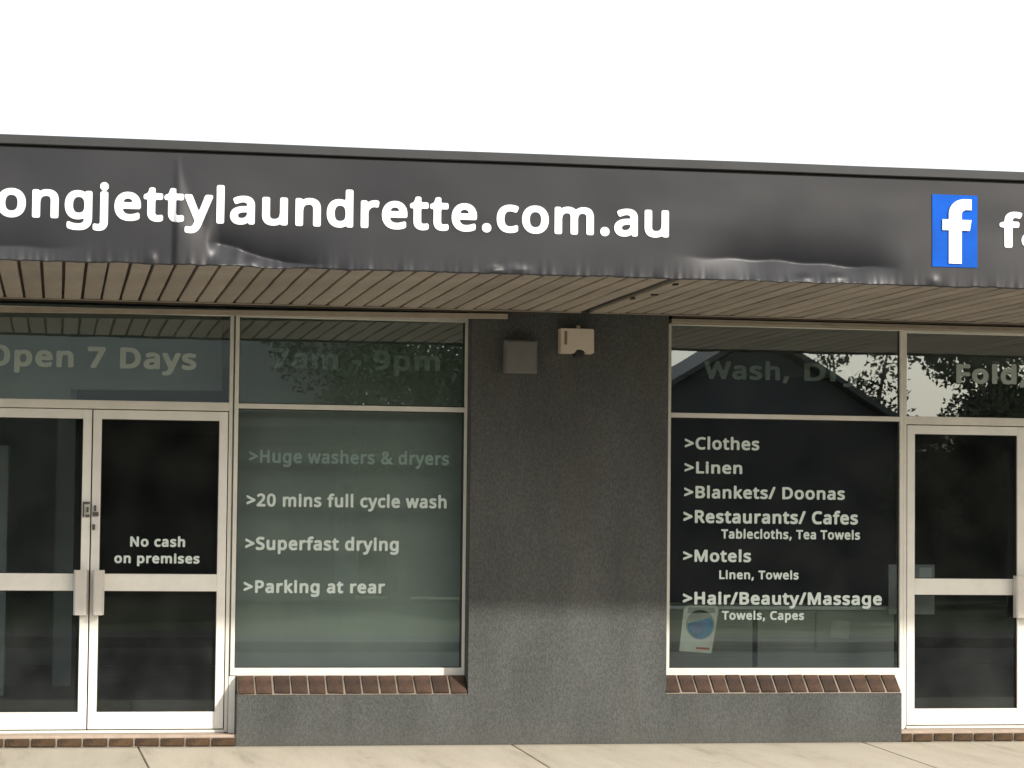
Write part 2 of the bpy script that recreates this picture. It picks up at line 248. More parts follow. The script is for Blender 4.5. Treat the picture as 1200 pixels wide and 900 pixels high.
# letter outlines (bezier points, thousandths of an em): character, advance, contours
GLYPHS = r"""
& 587 22,581,52,581,81,581,106,576,126,567,147,557,163,543,174,524,185,506,191,484,191,458,191,424,180,396,158,372,137,349,109,327,76,308,128,258,179,209,231,159,245,175,256,194,265,216,274,238,281,261,287,286,311,286,335,286,358,286,350,252,339,220,326,191,314,161,297,136,277,114,316,76,355,38,394,0,362,0,330,0,298,0,275,22,252,45,229,67,212,52,194,39,175,28,156,17,134,8,111,2,88,-5,61,-8,31,-8,-6,-8,-38,-2,-65,10,-92,22,-112,40,-127,63,-142,87,-149,115,-149,149,-149,176,-144,200,-134,220,-124,240,-110,257,-91,273,-73,288,-51,303,-26,318,-37,330,-48,344,-59,358,-69,372,-78,387,-85,403,-92,419,-95,437,-95,456,-95,482,-90,505,-78,524,-66,542,-49,557,-27,567,-5,576 72,219,17,273,-2,262,-19,251,-32,239,-46,228,-57,215,-64,201,-72,187,-75,171,-75,152,-75,122,-65,99,-46,81,-26,63,1,55,34,55,68,55,97,60,122,71,146,83,167,96,184,111,128,165 72,524,50,524,27,524,9,518,-5,506,-19,494,-26,478,-26,457,-26,438,-21,420,-11,404,-1,387,14,369,33,350,64,368,87,385,101,401,114,418,121,437,121,458,121,477,115,493,102,505,89,518
, 215 -40,87,-38,84,-43,65,-49,45,-56,23,-64,1,-72,-20,-81,-42,-89,-64,-98,-84,-107,-103,-124,-103,-141,-103,-159,-103,-153,-83,-148,-61,-143,-38,-138,-15,-133,8,-129,31,-125,54,-121,74,-119,93,-94,93,-68,93,-43,93,-41,90
- 258 -95,184,-160,184,-160,204,-160,225,-160,246,-95,246,-30,246,34,246,34,225,34,204,34,184,-30,184
. 215 -134,24,-134,43,-134,63,-129,77,-119,85,-110,93,-98,97,-85,97,-71,97,-59,93,-49,85,-39,77,-34,63,-34,43,-34,24,-39,10,-49,2,-59,-7,-71,-11,-85,-11,-98,-11,-110,-7,-119,2,-129,10
/ 298 76,573,99,573,28,382,-44,191,-115,0,-138,0,-161,0,-184,0,-113,191,-41,382,30,573,53,573
0 459 228,349,228,287,228,241,224,199,217,163,210,126,199,96,184,70,169,45,149,25,125,12,100,-1,71,-8,37,-8,-6,-8,-41,4,-69,27,-97,51,-118,85,-132,129,-146,173,-152,226,-152,287,-152,349,-146,402,-134,446,-121,490,-101,523,-73,547,-45,570,-9,581,37,581,80,581,115,570,144,547,172,523,193,490,207,446,221,402 -82,339,-82,287,-82,235,-78,191,-70,156,-62,122,-50,96,-32,78,-15,61,8,52,37,52,66,52,89,61,106,78,124,95,136,121,144,156,152,191,156,235,156,287,156,339,152,383,144,417,136,452,124,478,106,495,89,513,66,521,37,521,8,521,-15,513,-32,495,-50,478,-62,452,-70,417,-78,383
2 459 225,21,225,0,99,0,-27,0,-153,0,-153,20,-153,39,-153,59,-103,109,-53,160,-3,210,26,239,50,265,70,287,90,310,105,332,115,353,125,375,130,399,130,424,130,456,121,480,102,496,83,512,59,520,29,520,1,520,-23,516,-45,506,-66,496,-87,483,-109,466,-122,482,-134,497,-147,513,-132,526,-115,538,-97,548,-80,558,-60,566,-39,572,-18,578,5,581,29,581,65,581,95,574,121,562,147,550,167,532,181,510,195,487,202,460,202,428,202,398,196,370,184,344,171,318,154,292,132,267,110,241,85,214,55,185,16,146,-24,107,-64,67,-64,66,-64,65,-64,64,32,64,129,64,225,64,225,43
7 459 -57,0,-83,0,-4,169,74,339,152,508,49,508,-53,508,-156,508,-156,530,-156,551,-156,573,-28,573,100,573,228,573,228,554,228,536,228,518,150,345,73,173,-5,0,-31,0
9 459 225,371,225,328,225,295,223,263,219,231,214,198,206,168,195,139,184,111,168,85,148,63,129,41,103,23,73,11,43,-2,6,-8,-38,-8,-48,-8,-61,-7,-75,-6,-89,-5,-101,-3,-110,0,-110,20,-110,40,-110,60,-100,57,-89,54,-76,53,-63,51,-51,50,-39,50,-2,50,29,56,53,68,78,80,97,97,111,118,126,139,136,164,143,192,149,220,153,250,154,281,152,281,151,281,149,281,141,268,131,257,119,247,106,237,92,229,74,223,57,217,36,214,13,214,-20,214,-49,221,-73,235,-98,248,-117,268,-131,294,-145,319,-152,350,-152,387,-152,427,-144,462,-129,491,-113,520,-92,542,-65,557,-38,573,-6,581,31,581,59,581,84,575,107,565,131,555,152,539,169,518,187,497,201,471,211,439,220,408 52,521,31,521,-2,521,-29,510,-50,488,-71,466,-82,433,-82,388,-82,351,-73,322,-55,301,-37,280,-9,269,28,269,54,269,76,275,95,285,113,296,128,309,138,325,149,341,154,357,154,374,154,392,151,409,146,426,141,444,134,460,123,474,113,488,101,500,85,508,70,517
> 459 -152,135,-152,156,-51,198,50,240,151,281,50,329,-51,377,-152,425,-152,446,-152,467,-152,488,-26,425,100,362,226,299,226,286,226,272,226,259,100,204,-26,148,-152,93,-152,114
B 521 -5,573,50,573,121,573,175,562,212,541,249,520,267,483,267,431,267,408,263,388,255,371,246,354,234,339,218,328,201,316,182,308,158,304,158,303,158,301,158,300,182,296,204,289,223,279,243,269,258,254,269,236,281,217,286,193,286,163,286,128,278,99,262,74,246,50,223,31,194,19,164,6,129,0,87,0,20,0,-47,0,-114,0,-114,191,-114,382,-114,573,-59,573 29,329,64,329,113,329,147,337,165,352,183,368,192,392,192,423,192,454,181,477,159,490,137,504,102,511,53,511,21,511,-10,511,-42,511,-42,450,-42,389,-42,329,-6,329 -5,269,-42,269,-42,199,-42,130,-42,61,-3,61,35,61,74,61,125,61,160,71,180,91,199,110,209,136,209,168,209,189,205,206,196,221,187,236,173,248,152,256,131,265,103,269,68,269,32,269
C 507 157,517,132,517,101,517,74,512,49,502,24,491,3,476,-14,456,-31,436,-44,412,-53,383,-62,354,-67,322,-67,286,-67,239,-59,198,-45,164,-30,129,-8,102,21,83,50,65,87,55,131,55,156,55,180,57,202,62,225,66,246,71,268,78,268,57,268,36,268,15,246,7,224,1,202,-2,179,-6,152,-8,120,-8,62,-8,13,4,-26,28,-65,52,-94,86,-113,131,-133,175,-143,227,-143,287,-143,330,-137,370,-125,406,-113,442,-95,473,-72,499,-49,525,-20,545,14,559,49,574,88,581,132,581,162,581,190,578,217,572,245,566,269,558,290,547,281,527,271,506,261,486,244,494,224,501,202,508,181,514
D 585 345,353,345,292,345,228,333,174,309,131,285,87,251,55,207,33,163,11,109,0,46,0,-7,0,-61,0,-114,0,-114,191,-114,382,-114,573,-55,573,4,573,63,573,120,573,170,562,213,540,255,519,287,488,310,446,333,405 269,214,269,289,269,340,260,382,243,415,227,447,202,471,170,487,137,503,98,511,52,511,21,511,-10,511,-42,511,-42,361,-42,211,-42,62,-16,62,10,62,36,62,114,62,172,81,211,119,249,157
F 416 -42,81,-42,0,-66,0,-90,0,-114,0,-114,191,-114,382,-114,573,-7,573,99,573,206,573,206,551,206,530,206,509,123,509,41,509,-42,509,-42,442,-42,374,-42,306,36,306,113,306,191,306,191,285,191,264,191,243,113,243,36,243,-42,243,-42,162
H 594 324,191,324,0,300,0,276,0,252,0,252,89,252,178,252,267,154,267,56,267,-42,267,-42,178,-42,89,-42,0,-66,0,-90,0,-114,0,-114,191,-114,382,-114,573,-90,573,-66,573,-42,573,-42,492,-42,411,-42,330,56,330,154,330,252,330,252,411,252,492,252,573,276,573,300,573,324,573,324,382
L 420 -6,0,-114,0,-114,191,-114,382,-114,573,-90,573,-66,573,-42,573,-42,403,-42,234,-42,64,42,64,125,64,209,64,209,43,209,21,209,0,101,0
M 727 159,0,139,0,76,167,13,335,-50,502,-51,502,-52,502,-53,502,-52,491,-51,478,-50,461,-49,445,-49,426,-48,407,-48,387,-47,368,-47,347,-47,231,-47,116,-47,0,-70,0,-92,0,-114,0,-114,191,-114,382,-114,573,-78,573,-43,573,-7,573,52,416,110,260,169,103,170,103,171,103,172,103,232,260,292,416,352,573,387,573,423,573,458,573,458,382,458,191,458,0,434,0,410,0,387,0,387,117,387,235,387,352,387,371,387,389,387,408,388,426,389,444,390,460,391,476,392,490,392,501,391,501,390,501,389,501,325,334,262,167,198,0,178,0
N 609 340,191,340,0,312,0,284,0,256,0,154,159,52,317,-51,476,-52,476,-53,476,-54,476,-53,463,-52,449,-51,432,-50,415,-49,397,-49,378,-48,359,-47,340,-47,320,-47,213,-47,107,-47,0,-70,0,-92,0,-114,0,-114,191,-114,382,-114,573,-86,573,-58,573,-30,573,71,415,173,257,275,99,276,99,277,99,278,99,278,107,277,120,276,137,275,154,275,173,274,193,273,214,273,232,273,249,273,357,273,465,273,573,295,573,318,573,340,573,340,382
O 626 386,346,386,287,386,243,380,202,369,166,358,130,341,99,319,73,297,47,269,27,236,13,203,-1,165,-8,122,-8,77,-8,38,-1,5,13,-28,27,-56,47,-78,73,-100,99,-116,130,-127,167,-137,203,-143,244,-143,288,-143,347,-133,398,-114,442,-95,486,-65,520,-26,545,13,569,63,581,123,581,180,581,228,569,267,545,306,521,336,486,356,442,376,398 -67,335,-67,287,-67,239,-60,198,-47,163,-33,128,-12,101,16,83,44,64,79,55,122,55,165,55,201,64,228,83,256,101,276,128,289,163,303,198,310,239,310,287,310,359,295,416,265,457,235,498,187,518,123,518,79,518,44,509,16,490,-12,472,-33,445,-47,411,-60,377
P 485 -13,573,38,573,113,573,167,558,201,528,235,499,253,458,253,404,253,381,249,358,241,336,233,315,221,295,203,278,185,261,162,248,132,238,103,228,67,223,24,223,2,223,-20,223,-42,223,-42,149,-42,74,-42,0,-66,0,-90,0,-114,0,-114,191,-114,382,-114,573,-63,573 82,511,31,511,7,511,-17,511,-42,511,-42,435,-42,360,-42,285,-22,285,-3,285,16,285,52,285,83,289,107,296,131,304,149,316,160,334,172,351,178,373,178,401,178,438,166,465,143,484,119,502
R 499 -9,573,44,573,92,573,131,567,162,555,192,543,215,524,230,500,245,476,253,446,253,410,253,379,247,354,236,334,225,313,210,297,193,285,175,273,157,264,138,257,190,171,243,86,295,0,267,0,239,0,211,0,165,79,118,158,72,237,34,237,-4,237,-42,237,-42,158,-42,79,-42,0,-66,0,-90,0,-114,0,-114,191,-114,382,-114,573,-61,573 72,510,40,510,13,510,-14,510,-42,510,-42,439,-42,368,-42,298,-13,298,16,298,44,298,91,298,125,307,146,325,167,344,178,371,178,407,178,432,173,452,163,467,153,482,138,493,118,500,98,507
S 440 211,183,211,153,211,119,203,90,186,66,169,42,146,24,115,11,84,-2,48,-8,6,-8,-15,-8,-35,-7,-55,-5,-74,-3,-92,0,-108,4,-124,8,-138,13,-151,19,-151,42,-151,65,-151,88,-132,80,-108,72,-79,65,-50,58,-21,55,10,55,38,55,62,58,81,66,100,73,115,84,124,98,134,112,139,128,139,147,139,165,135,181,127,194,119,207,105,219,85,230,66,241,39,252,4,265,-21,274,-42,283,-61,294,-79,304,-94,316,-107,330,-119,343,-128,358,-134,375,-140,392,-144,412,-144,435,-144,465,-136,491,-120,513,-105,534,-83,551,-56,563,-28,575,3,581,39,581,71,581,100,578,126,572,152,566,176,558,197,549,190,528,182,507,175,487,155,495,134,503,110,508,87,514,63,517,38,517,14,517,-6,514,-22,507,-38,500,-51,490,-59,478,-67,465,-71,450,-71,434,-71,415,-67,399,-59,386,-51,373,-37,361,-19,351,-1,341,23,330,55,318,88,306,117,293,140,279,163,265,181,248,193,228,205,208
T 446 67,170,67,0,43,0,19,0,-5,0,-5,170,-5,339,-5,509,-64,509,-124,509,-184,509,-184,530,-184,551,-184,573,-41,573,102,573,245,573,245,551,245,530,245,509,186,509,127,509,67,509,67,339
W 746 519,573,544,573,493,382,442,191,391,0,367,0,343,0,318,0,281,125,244,250,207,375,204,387,200,398,197,410,194,422,191,433,188,443,186,454,184,463,182,471,180,479,179,485,178,488,177,485,177,479,175,471,174,463,172,454,169,443,167,433,164,421,161,409,158,397,155,385,151,373,115,249,79,124,43,0,18,0,-6,0,-30,0,-81,191,-132,382,-182,573,-157,573,-132,573,-107,573,-77,456,-47,339,-18,223,-14,211,-11,198,-9,186,-6,174,-4,163,-1,151,1,140,3,129,5,118,6,107,8,97,10,87,11,97,13,108,15,119,17,131,19,142,22,154,24,166,27,179,30,191,34,203,37,215,40,227,74,342,107,457,141,573,166,573,191,573,216,573,251,457,286,341,321,225,325,212,328,200,331,187,334,175,337,163,340,151,343,139,345,128,347,117,349,106,350,96,352,87,354,100,356,114,358,129,361,143,364,159,368,175,372,191,376,207,380,224,410,340,439,456,468,573,493,573
a 450 11,437,39,437,92,437,130,426,156,403,181,380,193,343,193,293,193,195,193,98,193,0,176,0,159,0,142,0,137,20,133,41,128,61,127,61,126,61,125,61,113,45,100,32,87,22,74,12,59,4,42,-1,25,-6,5,-8,-19,-8,-45,-8,-68,-3,-89,6,-109,15,-125,29,-137,48,-149,67,-155,91,-155,119,-155,162,-138,195,-104,219,-71,242,-19,254,51,257,76,257,100,258,124,259,124,268,124,276,124,285,124,321,117,345,101,359,86,373,64,380,35,380,13,380,-9,377,-29,370,-49,363,-68,356,-86,347,-93,365,-100,383,-107,400,-89,410,-67,419,-41,426,-15,433 81,209,60,208,7,206,-30,197,-51,182,-72,167,-82,146,-82,119,-82,95,-74,77,-60,66,-45,55,-26,49,-3,49,33,49,63,59,87,79,111,99,123,130,123,172,123,184,123,197,123,210,102,209
b 493 -53,511,-53,461,-53,443,-53,426,-54,410,-55,394,-56,382,-57,373,-56,373,-54,373,-53,373,-41,391,-24,406,-2,419,19,431,47,437,80,437,134,437,177,418,209,381,241,344,257,289,257,215,257,166,250,125,235,91,221,58,200,33,173,17,146,0,115,-8,80,-8,47,-8,19,-2,-2,10,-24,23,-41,37,-53,55,-55,55,-57,55,-59,55,-63,36,-68,18,-73,0,-90,0,-107,0,-123,0,-123,203,-123,406,-123,609,-100,609,-76,609,-53,609,-53,560 108,379,68,379,38,379,14,373,-4,361,-22,350,-34,332,-42,308,-49,285,-53,254,-53,217,-53,216,-53,215,-53,214,-53,161,-44,121,-27,93,-9,65,23,51,70,51,108,51,137,65,156,93,175,121,184,162,184,216,184,270,175,310,156,338,137,365
c 385 74,-8,49,-8,11,-8,-23,0,-53,15,-82,31,-105,55,-122,87,-139,120,-148,162,-148,213,-148,265,-139,308,-121,342,-103,375,-80,399,-49,415,-19,430,15,438,54,438,76,438,97,436,117,431,137,426,154,421,167,415,160,395,152,376,145,356,132,361,117,365,100,370,83,374,67,376,52,376,23,376,-1,370,-19,358,-38,345,-52,327,-61,303,-70,279,-75,249,-75,213,-75,179,-70,150,-61,126,-52,102,-38,84,-20,71,-2,59,21,53,48,53,72,53,92,55,110,60,128,65,145,71,160,78,160,57,160,36,160,15,145,8,129,2,112,-2,94,-6
d 493 51,-8,29,-8,-25,-8,-67,11,-99,48,-132,85,-148,140,-148,214,-148,288,-131,344,-99,381,-67,419,-24,438,30,438,52,438,72,435,88,429,105,424,119,416,132,407,144,397,154,386,163,374,164,374,166,374,168,374,167,381,166,392,165,405,163,419,163,430,163,438,163,495,163,552,163,609,186,609,210,609,233,609,233,406,233,203,233,0,214,0,195,0,176,0,173,19,169,38,166,58,165,58,164,58,163,58,154,45,144,34,132,24,119,15,105,7,88,1,71,-5 2,51,40,51,86,51,117,63,136,88,154,113,164,150,164,200,164,205,164,209,164,213,164,267,155,308,137,336,119,365,87,379,39,379,1,379,-27,364,-46,334,-65,304,-75,263,-75,213,-75,161,-65,121,-46,93,-27,65
e 452 5,438,43,438,79,438,111,430,138,414,164,398,184,375,198,346,213,317,220,283,220,244,220,230,220,215,220,201,122,201,24,201,-75,201,-74,153,-61,116,-37,90,-13,65,20,52,63,52,90,52,114,55,135,60,156,65,178,72,200,82,200,61,200,41,200,20,179,10,157,3,136,-1,114,-6,89,-8,59,-8,19,-8,-17,0,-49,17,-80,33,-104,58,-121,91,-139,124,-148,164,-148,212,-148,259,-140,299,-124,333,-108,366,-86,392,-57,411,-29,429 66,380,42,380,8,380,-19,369,-38,348,-58,326,-69,296,-73,257,0,257,73,257,146,257,146,282,142,303,135,322,127,340,116,354,101,364,85,375
f 276 75,393,75,375,38,375,2,375,-34,375,-34,250,-34,125,-34,0,-57,0,-81,0,-104,0,-104,125,-104,250,-104,375,-129,375,-155,375,-180,375,-180,386,-180,397,-180,408,-155,416,-129,424,-104,432,-104,441,-104,449,-104,457,-104,494,-99,524,-88,547,-77,570,-61,587,-40,597,-19,608,6,613,35,613,52,613,68,612,82,609,96,606,109,603,119,599,113,581,106,562,100,544,92,546,82,549,71,552,59,554,48,556,36,556,13,556,-5,548,-16,532,-28,516,-34,492,-34,458,-34,449,-34,439,-34,430,2,430,38,430,75,430,75,412
g 493 -26,438,29,438,57,438,83,433,105,422,128,411,148,395,164,373,165,373,166,373,168,373,171,392,174,411,177,430,196,430,215,430,233,430,233,284,233,138,233,-7,233,-48,226,-82,213,-109,199,-137,177,-158,149,-172,121,-186,85,-192,41,-192,10,-192,-19,-190,-45,-186,-70,-181,-94,-174,-114,-165,-114,-144,-114,-122,-114,-100,-94,-111,-70,-119,-43,-125,-15,-131,14,-134,45,-134,82,-134,111,-123,132,-101,153,-80,164,-50,164,-13,164,-7,164,-2,164,4,164,10,164,20,164,32,165,44,165,52,166,57,165,57,164,57,163,57,148,35,129,19,107,8,85,-3,59,-8,30,-8,-26,-8,-69,11,-101,51,-132,90,-148,144,-148,214,-148,283,-132,337,-101,377,-69,418 67,379,38,379,14,379,-6,372,-23,359,-40,346,-53,328,-61,303,-70,279,-75,249,-75,213,-75,160,-65,120,-45,92,-26,64,3,50,40,50,62,50,81,53,96,58,112,64,125,73,135,85,145,97,152,112,157,131,162,149,164,172,164,197,164,203,164,209,164,214,164,253,160,285,151,309,142,333,129,350,110,362,91,373
h 496 -53,490,-53,431,-53,420,-53,410,-54,399,-55,389,-56,379,-57,370,-55,370,-54,370,-52,370,-43,385,-32,398,-18,407,-4,417,12,424,29,429,46,435,64,437,82,437,117,437,146,432,169,421,192,410,210,393,221,370,233,347,239,317,239,280,239,187,239,93,239,0,216,0,192,0,169,0,169,92,169,183,169,275,169,310,161,336,146,353,130,370,106,379,73,379,41,379,16,372,-2,360,-21,348,-34,331,-41,308,-49,284,-53,256,-53,222,-53,148,-53,74,-53,0,-76,0,-100,0,-123,0,-123,203,-123,406,-123,609,-100,609,-76,609,-53,609,-53,550
i 207 -76,430,-53,430,-53,287,-53,143,-53,0,-76,0,-100,0,-123,0,-123,143,-123,287,-123,430,-100,430 -99,591,-87,591,-77,591,-67,587,-59,580,-51,573,-47,562,-47,546,-47,531,-51,520,-59,512,-67,505,-77,501,-87,501,-99,501,-109,505,-117,512,-125,520,-129,531,-129,546,-129,562,-125,573,-117,580,-109,587
j 207 -146,-192,-174,-192,-187,-192,-199,-192,-209,-190,-219,-188,-228,-186,-236,-183,-236,-164,-236,-145,-236,-126,-228,-128,-219,-130,-211,-132,-202,-133,-193,-134,-183,-134,-166,-134,-152,-129,-140,-120,-129,-111,-123,-93,-123,-67,-123,99,-123,264,-123,430,-100,430,-76,430,-53,430,-53,265,-53,101,-53,-64,-53,-91,-57,-114,-66,-133,-74,-152,-87,-167,-105,-177,-123,-187 -129,531,-129,546,-129,562,-125,573,-117,580,-109,587,-99,591,-87,591,-77,591,-67,587,-59,580,-51,573,-47,562,-47,546,-47,531,-51,520,-59,512,-67,505,-77,501,-87,501,-99,501,-109,505,-117,512,-125,520
k 428 -54,397,-54,291,-54,283,-54,271,-55,257,-56,244,-56,231,-57,221,-56,221,-55,221,-54,221,-51,226,-46,232,-39,240,-33,248,-26,256,-20,264,-13,273,-7,279,-2,285,43,333,89,381,135,430,162,430,190,430,217,430,159,369,101,307,43,246,105,164,167,82,229,0,201,0,173,0,144,0,95,67,45,134,-5,200,-21,186,-37,172,-54,158,-54,105,-54,53,-54,0,-77,0,-100,0,-123,0,-123,203,-123,406,-123,609,-100,609,-77,609,-54,609,-54,503
l 207 -53,203,-53,0,-76,0,-100,0,-123,0,-123,203,-123,406,-123,609,-100,609,-76,609,-53,609,-53,406
m 750 320,438,348,438,397,438,433,425,457,401,481,376,493,335,493,280,493,187,493,93,493,0,470,0,447,0,423,0,423,92,423,184,423,277,423,310,416,336,402,353,388,370,366,379,336,379,294,379,265,366,247,342,229,318,220,283,220,237,220,158,220,79,220,0,196,0,173,0,150,0,150,92,150,184,150,277,150,299,147,318,140,333,134,348,124,360,111,367,99,375,82,379,62,379,33,379,10,372,-6,360,-23,348,-35,331,-42,308,-49,285,-53,257,-53,223,-53,149,-53,74,-53,0,-76,0,-100,0,-123,0,-123,143,-123,287,-123,430,-105,430,-86,430,-67,430,-63,410,-60,391,-56,371,-55,371,-53,371,-52,371,-43,386,-32,399,-19,409,-6,418,9,426,25,431,41,435,57,438,75,438,108,438,135,432,158,420,180,408,196,390,206,366,207,366,209,366,210,366,225,390,244,408,269,420,294,432
n 496 65,438,83,438,135,438,173,425,200,401,226,376,239,335,239,280,239,187,239,93,239,0,216,0,192,0,169,0,169,92,169,183,169,275,169,310,161,336,146,353,130,370,106,379,73,379,25,379,-7,365,-26,338,-44,312,-53,273,-53,223,-53,149,-53,74,-53,0,-76,0,-100,0,-123,0,-123,143,-123,287,-123,430,-105,430,-86,430,-67,430,-63,410,-60,391,-56,371,-55,371,-53,371,-52,371,-43,386,-31,399,-16,409,-2,418,13,426,30,431,48,435
o 485 250,263,250,216,250,180,246,148,236,121,227,93,213,70,196,51,179,31,158,17,133,7,108,-3,80,-8,50,-8,21,-8,-5,-3,-29,7,-53,17,-74,31,-91,51,-109,70,-123,93,-133,121,-143,148,-148,180,-148,216,-148,263,-140,304,-123,336,-107,369,-84,394,-55,412,-25,429,11,438,52,438,91,438,126,429,155,412,185,394,208,369,225,336,242,304 -75,267,-75,216,-75,182,-70,153,-61,128,-53,103,-39,84,-20,71,-1,57,22,51,51,51,80,51,104,57,123,71,141,84,155,103,164,128,173,153,177,182,177,216,177,250,173,279,164,303,155,327,141,346,122,359,104,372,80,379,51,379,7,379,-25,364,-45,335,-65,306
p 493 58,438,81,438,134,438,177,419,209,383,241,346,257,290,257,216,257,167,250,126,235,93,221,59,200,34,174,17,147,0,116,-8,80,-8,58,-8,39,-5,22,1,5,7,-10,14,-22,24,-34,33,-44,43,-53,55,-55,55,-56,55,-58,55,-57,45,-56,34,-55,20,-53,6,-53,-6,-53,-16,-53,-75,-53,-134,-53,-192,-76,-192,-100,-192,-123,-192,-123,15,-123,222,-123,430,-104,430,-85,430,-66,430,-63,410,-59,391,-56,371,-55,371,-54,371,-53,371,-44,384,-34,395,-22,405,-10,415,4,423,21,429,38,435 108,379,68,379,39,379,16,373,-2,362,-19,351,-32,335,-40,313,-48,291,-52,263,-53,229,-53,225,-53,220,-53,216,-53,180,-49,150,-42,126,-34,101,-22,83,-4,70,14,57,39,51,70,51,96,51,117,58,134,72,151,87,164,106,172,131,180,156,184,184,184,217,184,266,175,305,156,334,137,364
r 331 57,438,77,438,85,438,94,437,103,437,112,436,121,435,128,433,125,411,122,390,119,368,112,370,104,371,96,372,88,373,80,374,72,374,56,374,40,370,25,363,10,356,-3,347,-15,334,-27,321,-36,306,-43,289,-50,271,-53,251,-53,229,-53,153,-53,76,-53,0,-76,0,-100,0,-123,0,-123,143,-123,287,-123,430,-104,430,-85,430,-66,430,-63,404,-60,377,-58,351,-57,351,-56,351,-55,351,-45,367,-34,382,-22,395,-9,408,6,418,22,426,39,434
s 384 156,142,156,119,156,91,149,68,136,49,122,30,102,16,76,6,51,-3,20,-8,-15,-8,-45,-8,-71,-6,-93,-1,-114,4,-133,11,-150,19,-150,41,-150,62,-150,83,-133,75,-112,67,-88,60,-63,53,-39,49,-14,49,22,49,48,55,64,66,80,78,88,93,88,112,88,123,85,133,79,141,74,150,63,158,48,167,32,175,11,185,-18,196,-45,206,-69,217,-89,228,-109,238,-124,251,-135,266,-145,281,-151,300,-151,324,-151,360,-136,388,-106,408,-77,428,-38,438,10,438,37,438,61,435,84,430,107,425,128,418,148,409,140,390,132,372,123,353,105,360,86,367,67,372,47,377,26,380,6,380,-23,380,-45,375,-61,366,-76,357,-83,344,-83,328,-83,316,-80,306,-73,298,-66,290,-54,282,-38,274,-22,266,0,256,27,246,55,236,78,226,97,215,116,204,131,191,141,176,151,161
t 289 0,50,20,50,31,50,42,51,53,53,64,54,73,56,80,59,80,41,80,23,80,5,73,1,62,-2,48,-4,34,-7,21,-8,8,-8,-14,-8,-35,-4,-54,4,-73,11,-88,25,-100,44,-112,63,-118,90,-118,125,-118,209,-118,292,-118,375,-138,375,-159,375,-179,375,-179,387,-179,398,-179,409,-158,418,-138,428,-117,437,-108,468,-98,498,-89,528,-75,528,-61,528,-47,528,-47,496,-47,463,-47,430,-6,430,36,430,77,430,77,412,77,393,77,375,36,375,-6,375,-47,375,-47,292,-47,210,-47,127,-47,101,-41,81,-28,69,-16,56
u 496 212,430,236,430,236,287,236,143,236,0,217,0,197,0,178,0,175,19,171,38,168,57,167,57,165,57,164,57,155,42,144,30,129,20,115,10,99,3,82,-1,65,-6,47,-8,28,-8,-6,-8,-35,-3,-58,8,-81,19,-99,36,-111,59,-122,82,-128,112,-128,148,-128,242,-128,336,-128,430,-105,430,-81,430,-57,430,-57,338,-57,245,-57,153,-57,119,-49,93,-34,76,-18,59,6,51,38,51,71,51,96,57,114,69,133,81,146,98,154,121,161,145,165,173,165,206,165,281,165,355,165,430,189,430
w 630 179,162,154,243,151,254,148,265,144,276,141,287,138,298,136,308,134,317,131,327,129,335,127,344,125,351,124,357,123,357,122,357,121,357,120,351,119,344,117,335,115,327,113,317,110,307,108,297,105,286,102,275,99,265,96,253,92,242,67,162,41,81,15,1,-11,1,-38,1,-65,1,-104,144,-144,287,-183,431,-159,431,-134,431,-110,431,-90,354,-70,278,-51,201,-46,186,-42,170,-38,154,-35,139,-31,124,-28,109,-26,95,-24,83,-22,73,-21,73,-20,73,-19,73,-18,79,-16,87,-14,97,-11,107,-9,117,-7,128,-4,138,-2,149,1,160,4,170,7,180,10,188,35,269,60,350,86,431,111,431,137,431,163,431,187,350,212,269,237,188,240,176,244,163,248,149,252,135,256,122,259,109,262,96,264,84,265,74,267,74,268,74,269,74,270,83,272,94,275,108,278,121,281,136,285,153,289,169,293,185,298,201,318,278,338,354,358,431,382,431,406,431,430,431,390,287,350,144,310,1,283,1,255,1,228,1,203,82
y 409 -133,286,-191,430,-166,430,-141,430,-115,430,-84,348,-53,267,-22,185,-17,171,-12,157,-8,144,-3,130,1,117,5,105,9,92,11,80,14,68,15,68,16,68,17,68,20,82,25,99,32,121,39,142,46,164,54,186,83,267,112,349,141,430,167,430,192,430,217,430,156,267,94,104,32,-59,22,-86,10,-109,-4,-130,-17,-150,-34,-165,-53,-176,-73,-187,-96,-192,-124,-192,-137,-192,-148,-192,-158,-190,-168,-189,-176,-188,-183,-186,-183,-167,-183,-149,-183,-130,-177,-131,-170,-132,-162,-133,-153,-134,-145,-135,-136,-135,-119,-135,-105,-132,-93,-126,-81,-119,-70,-111,-62,-99,-53,-88,-46,-74,-40,-59,-33,-40,-25,-21,-18,-2,-75,142
"""

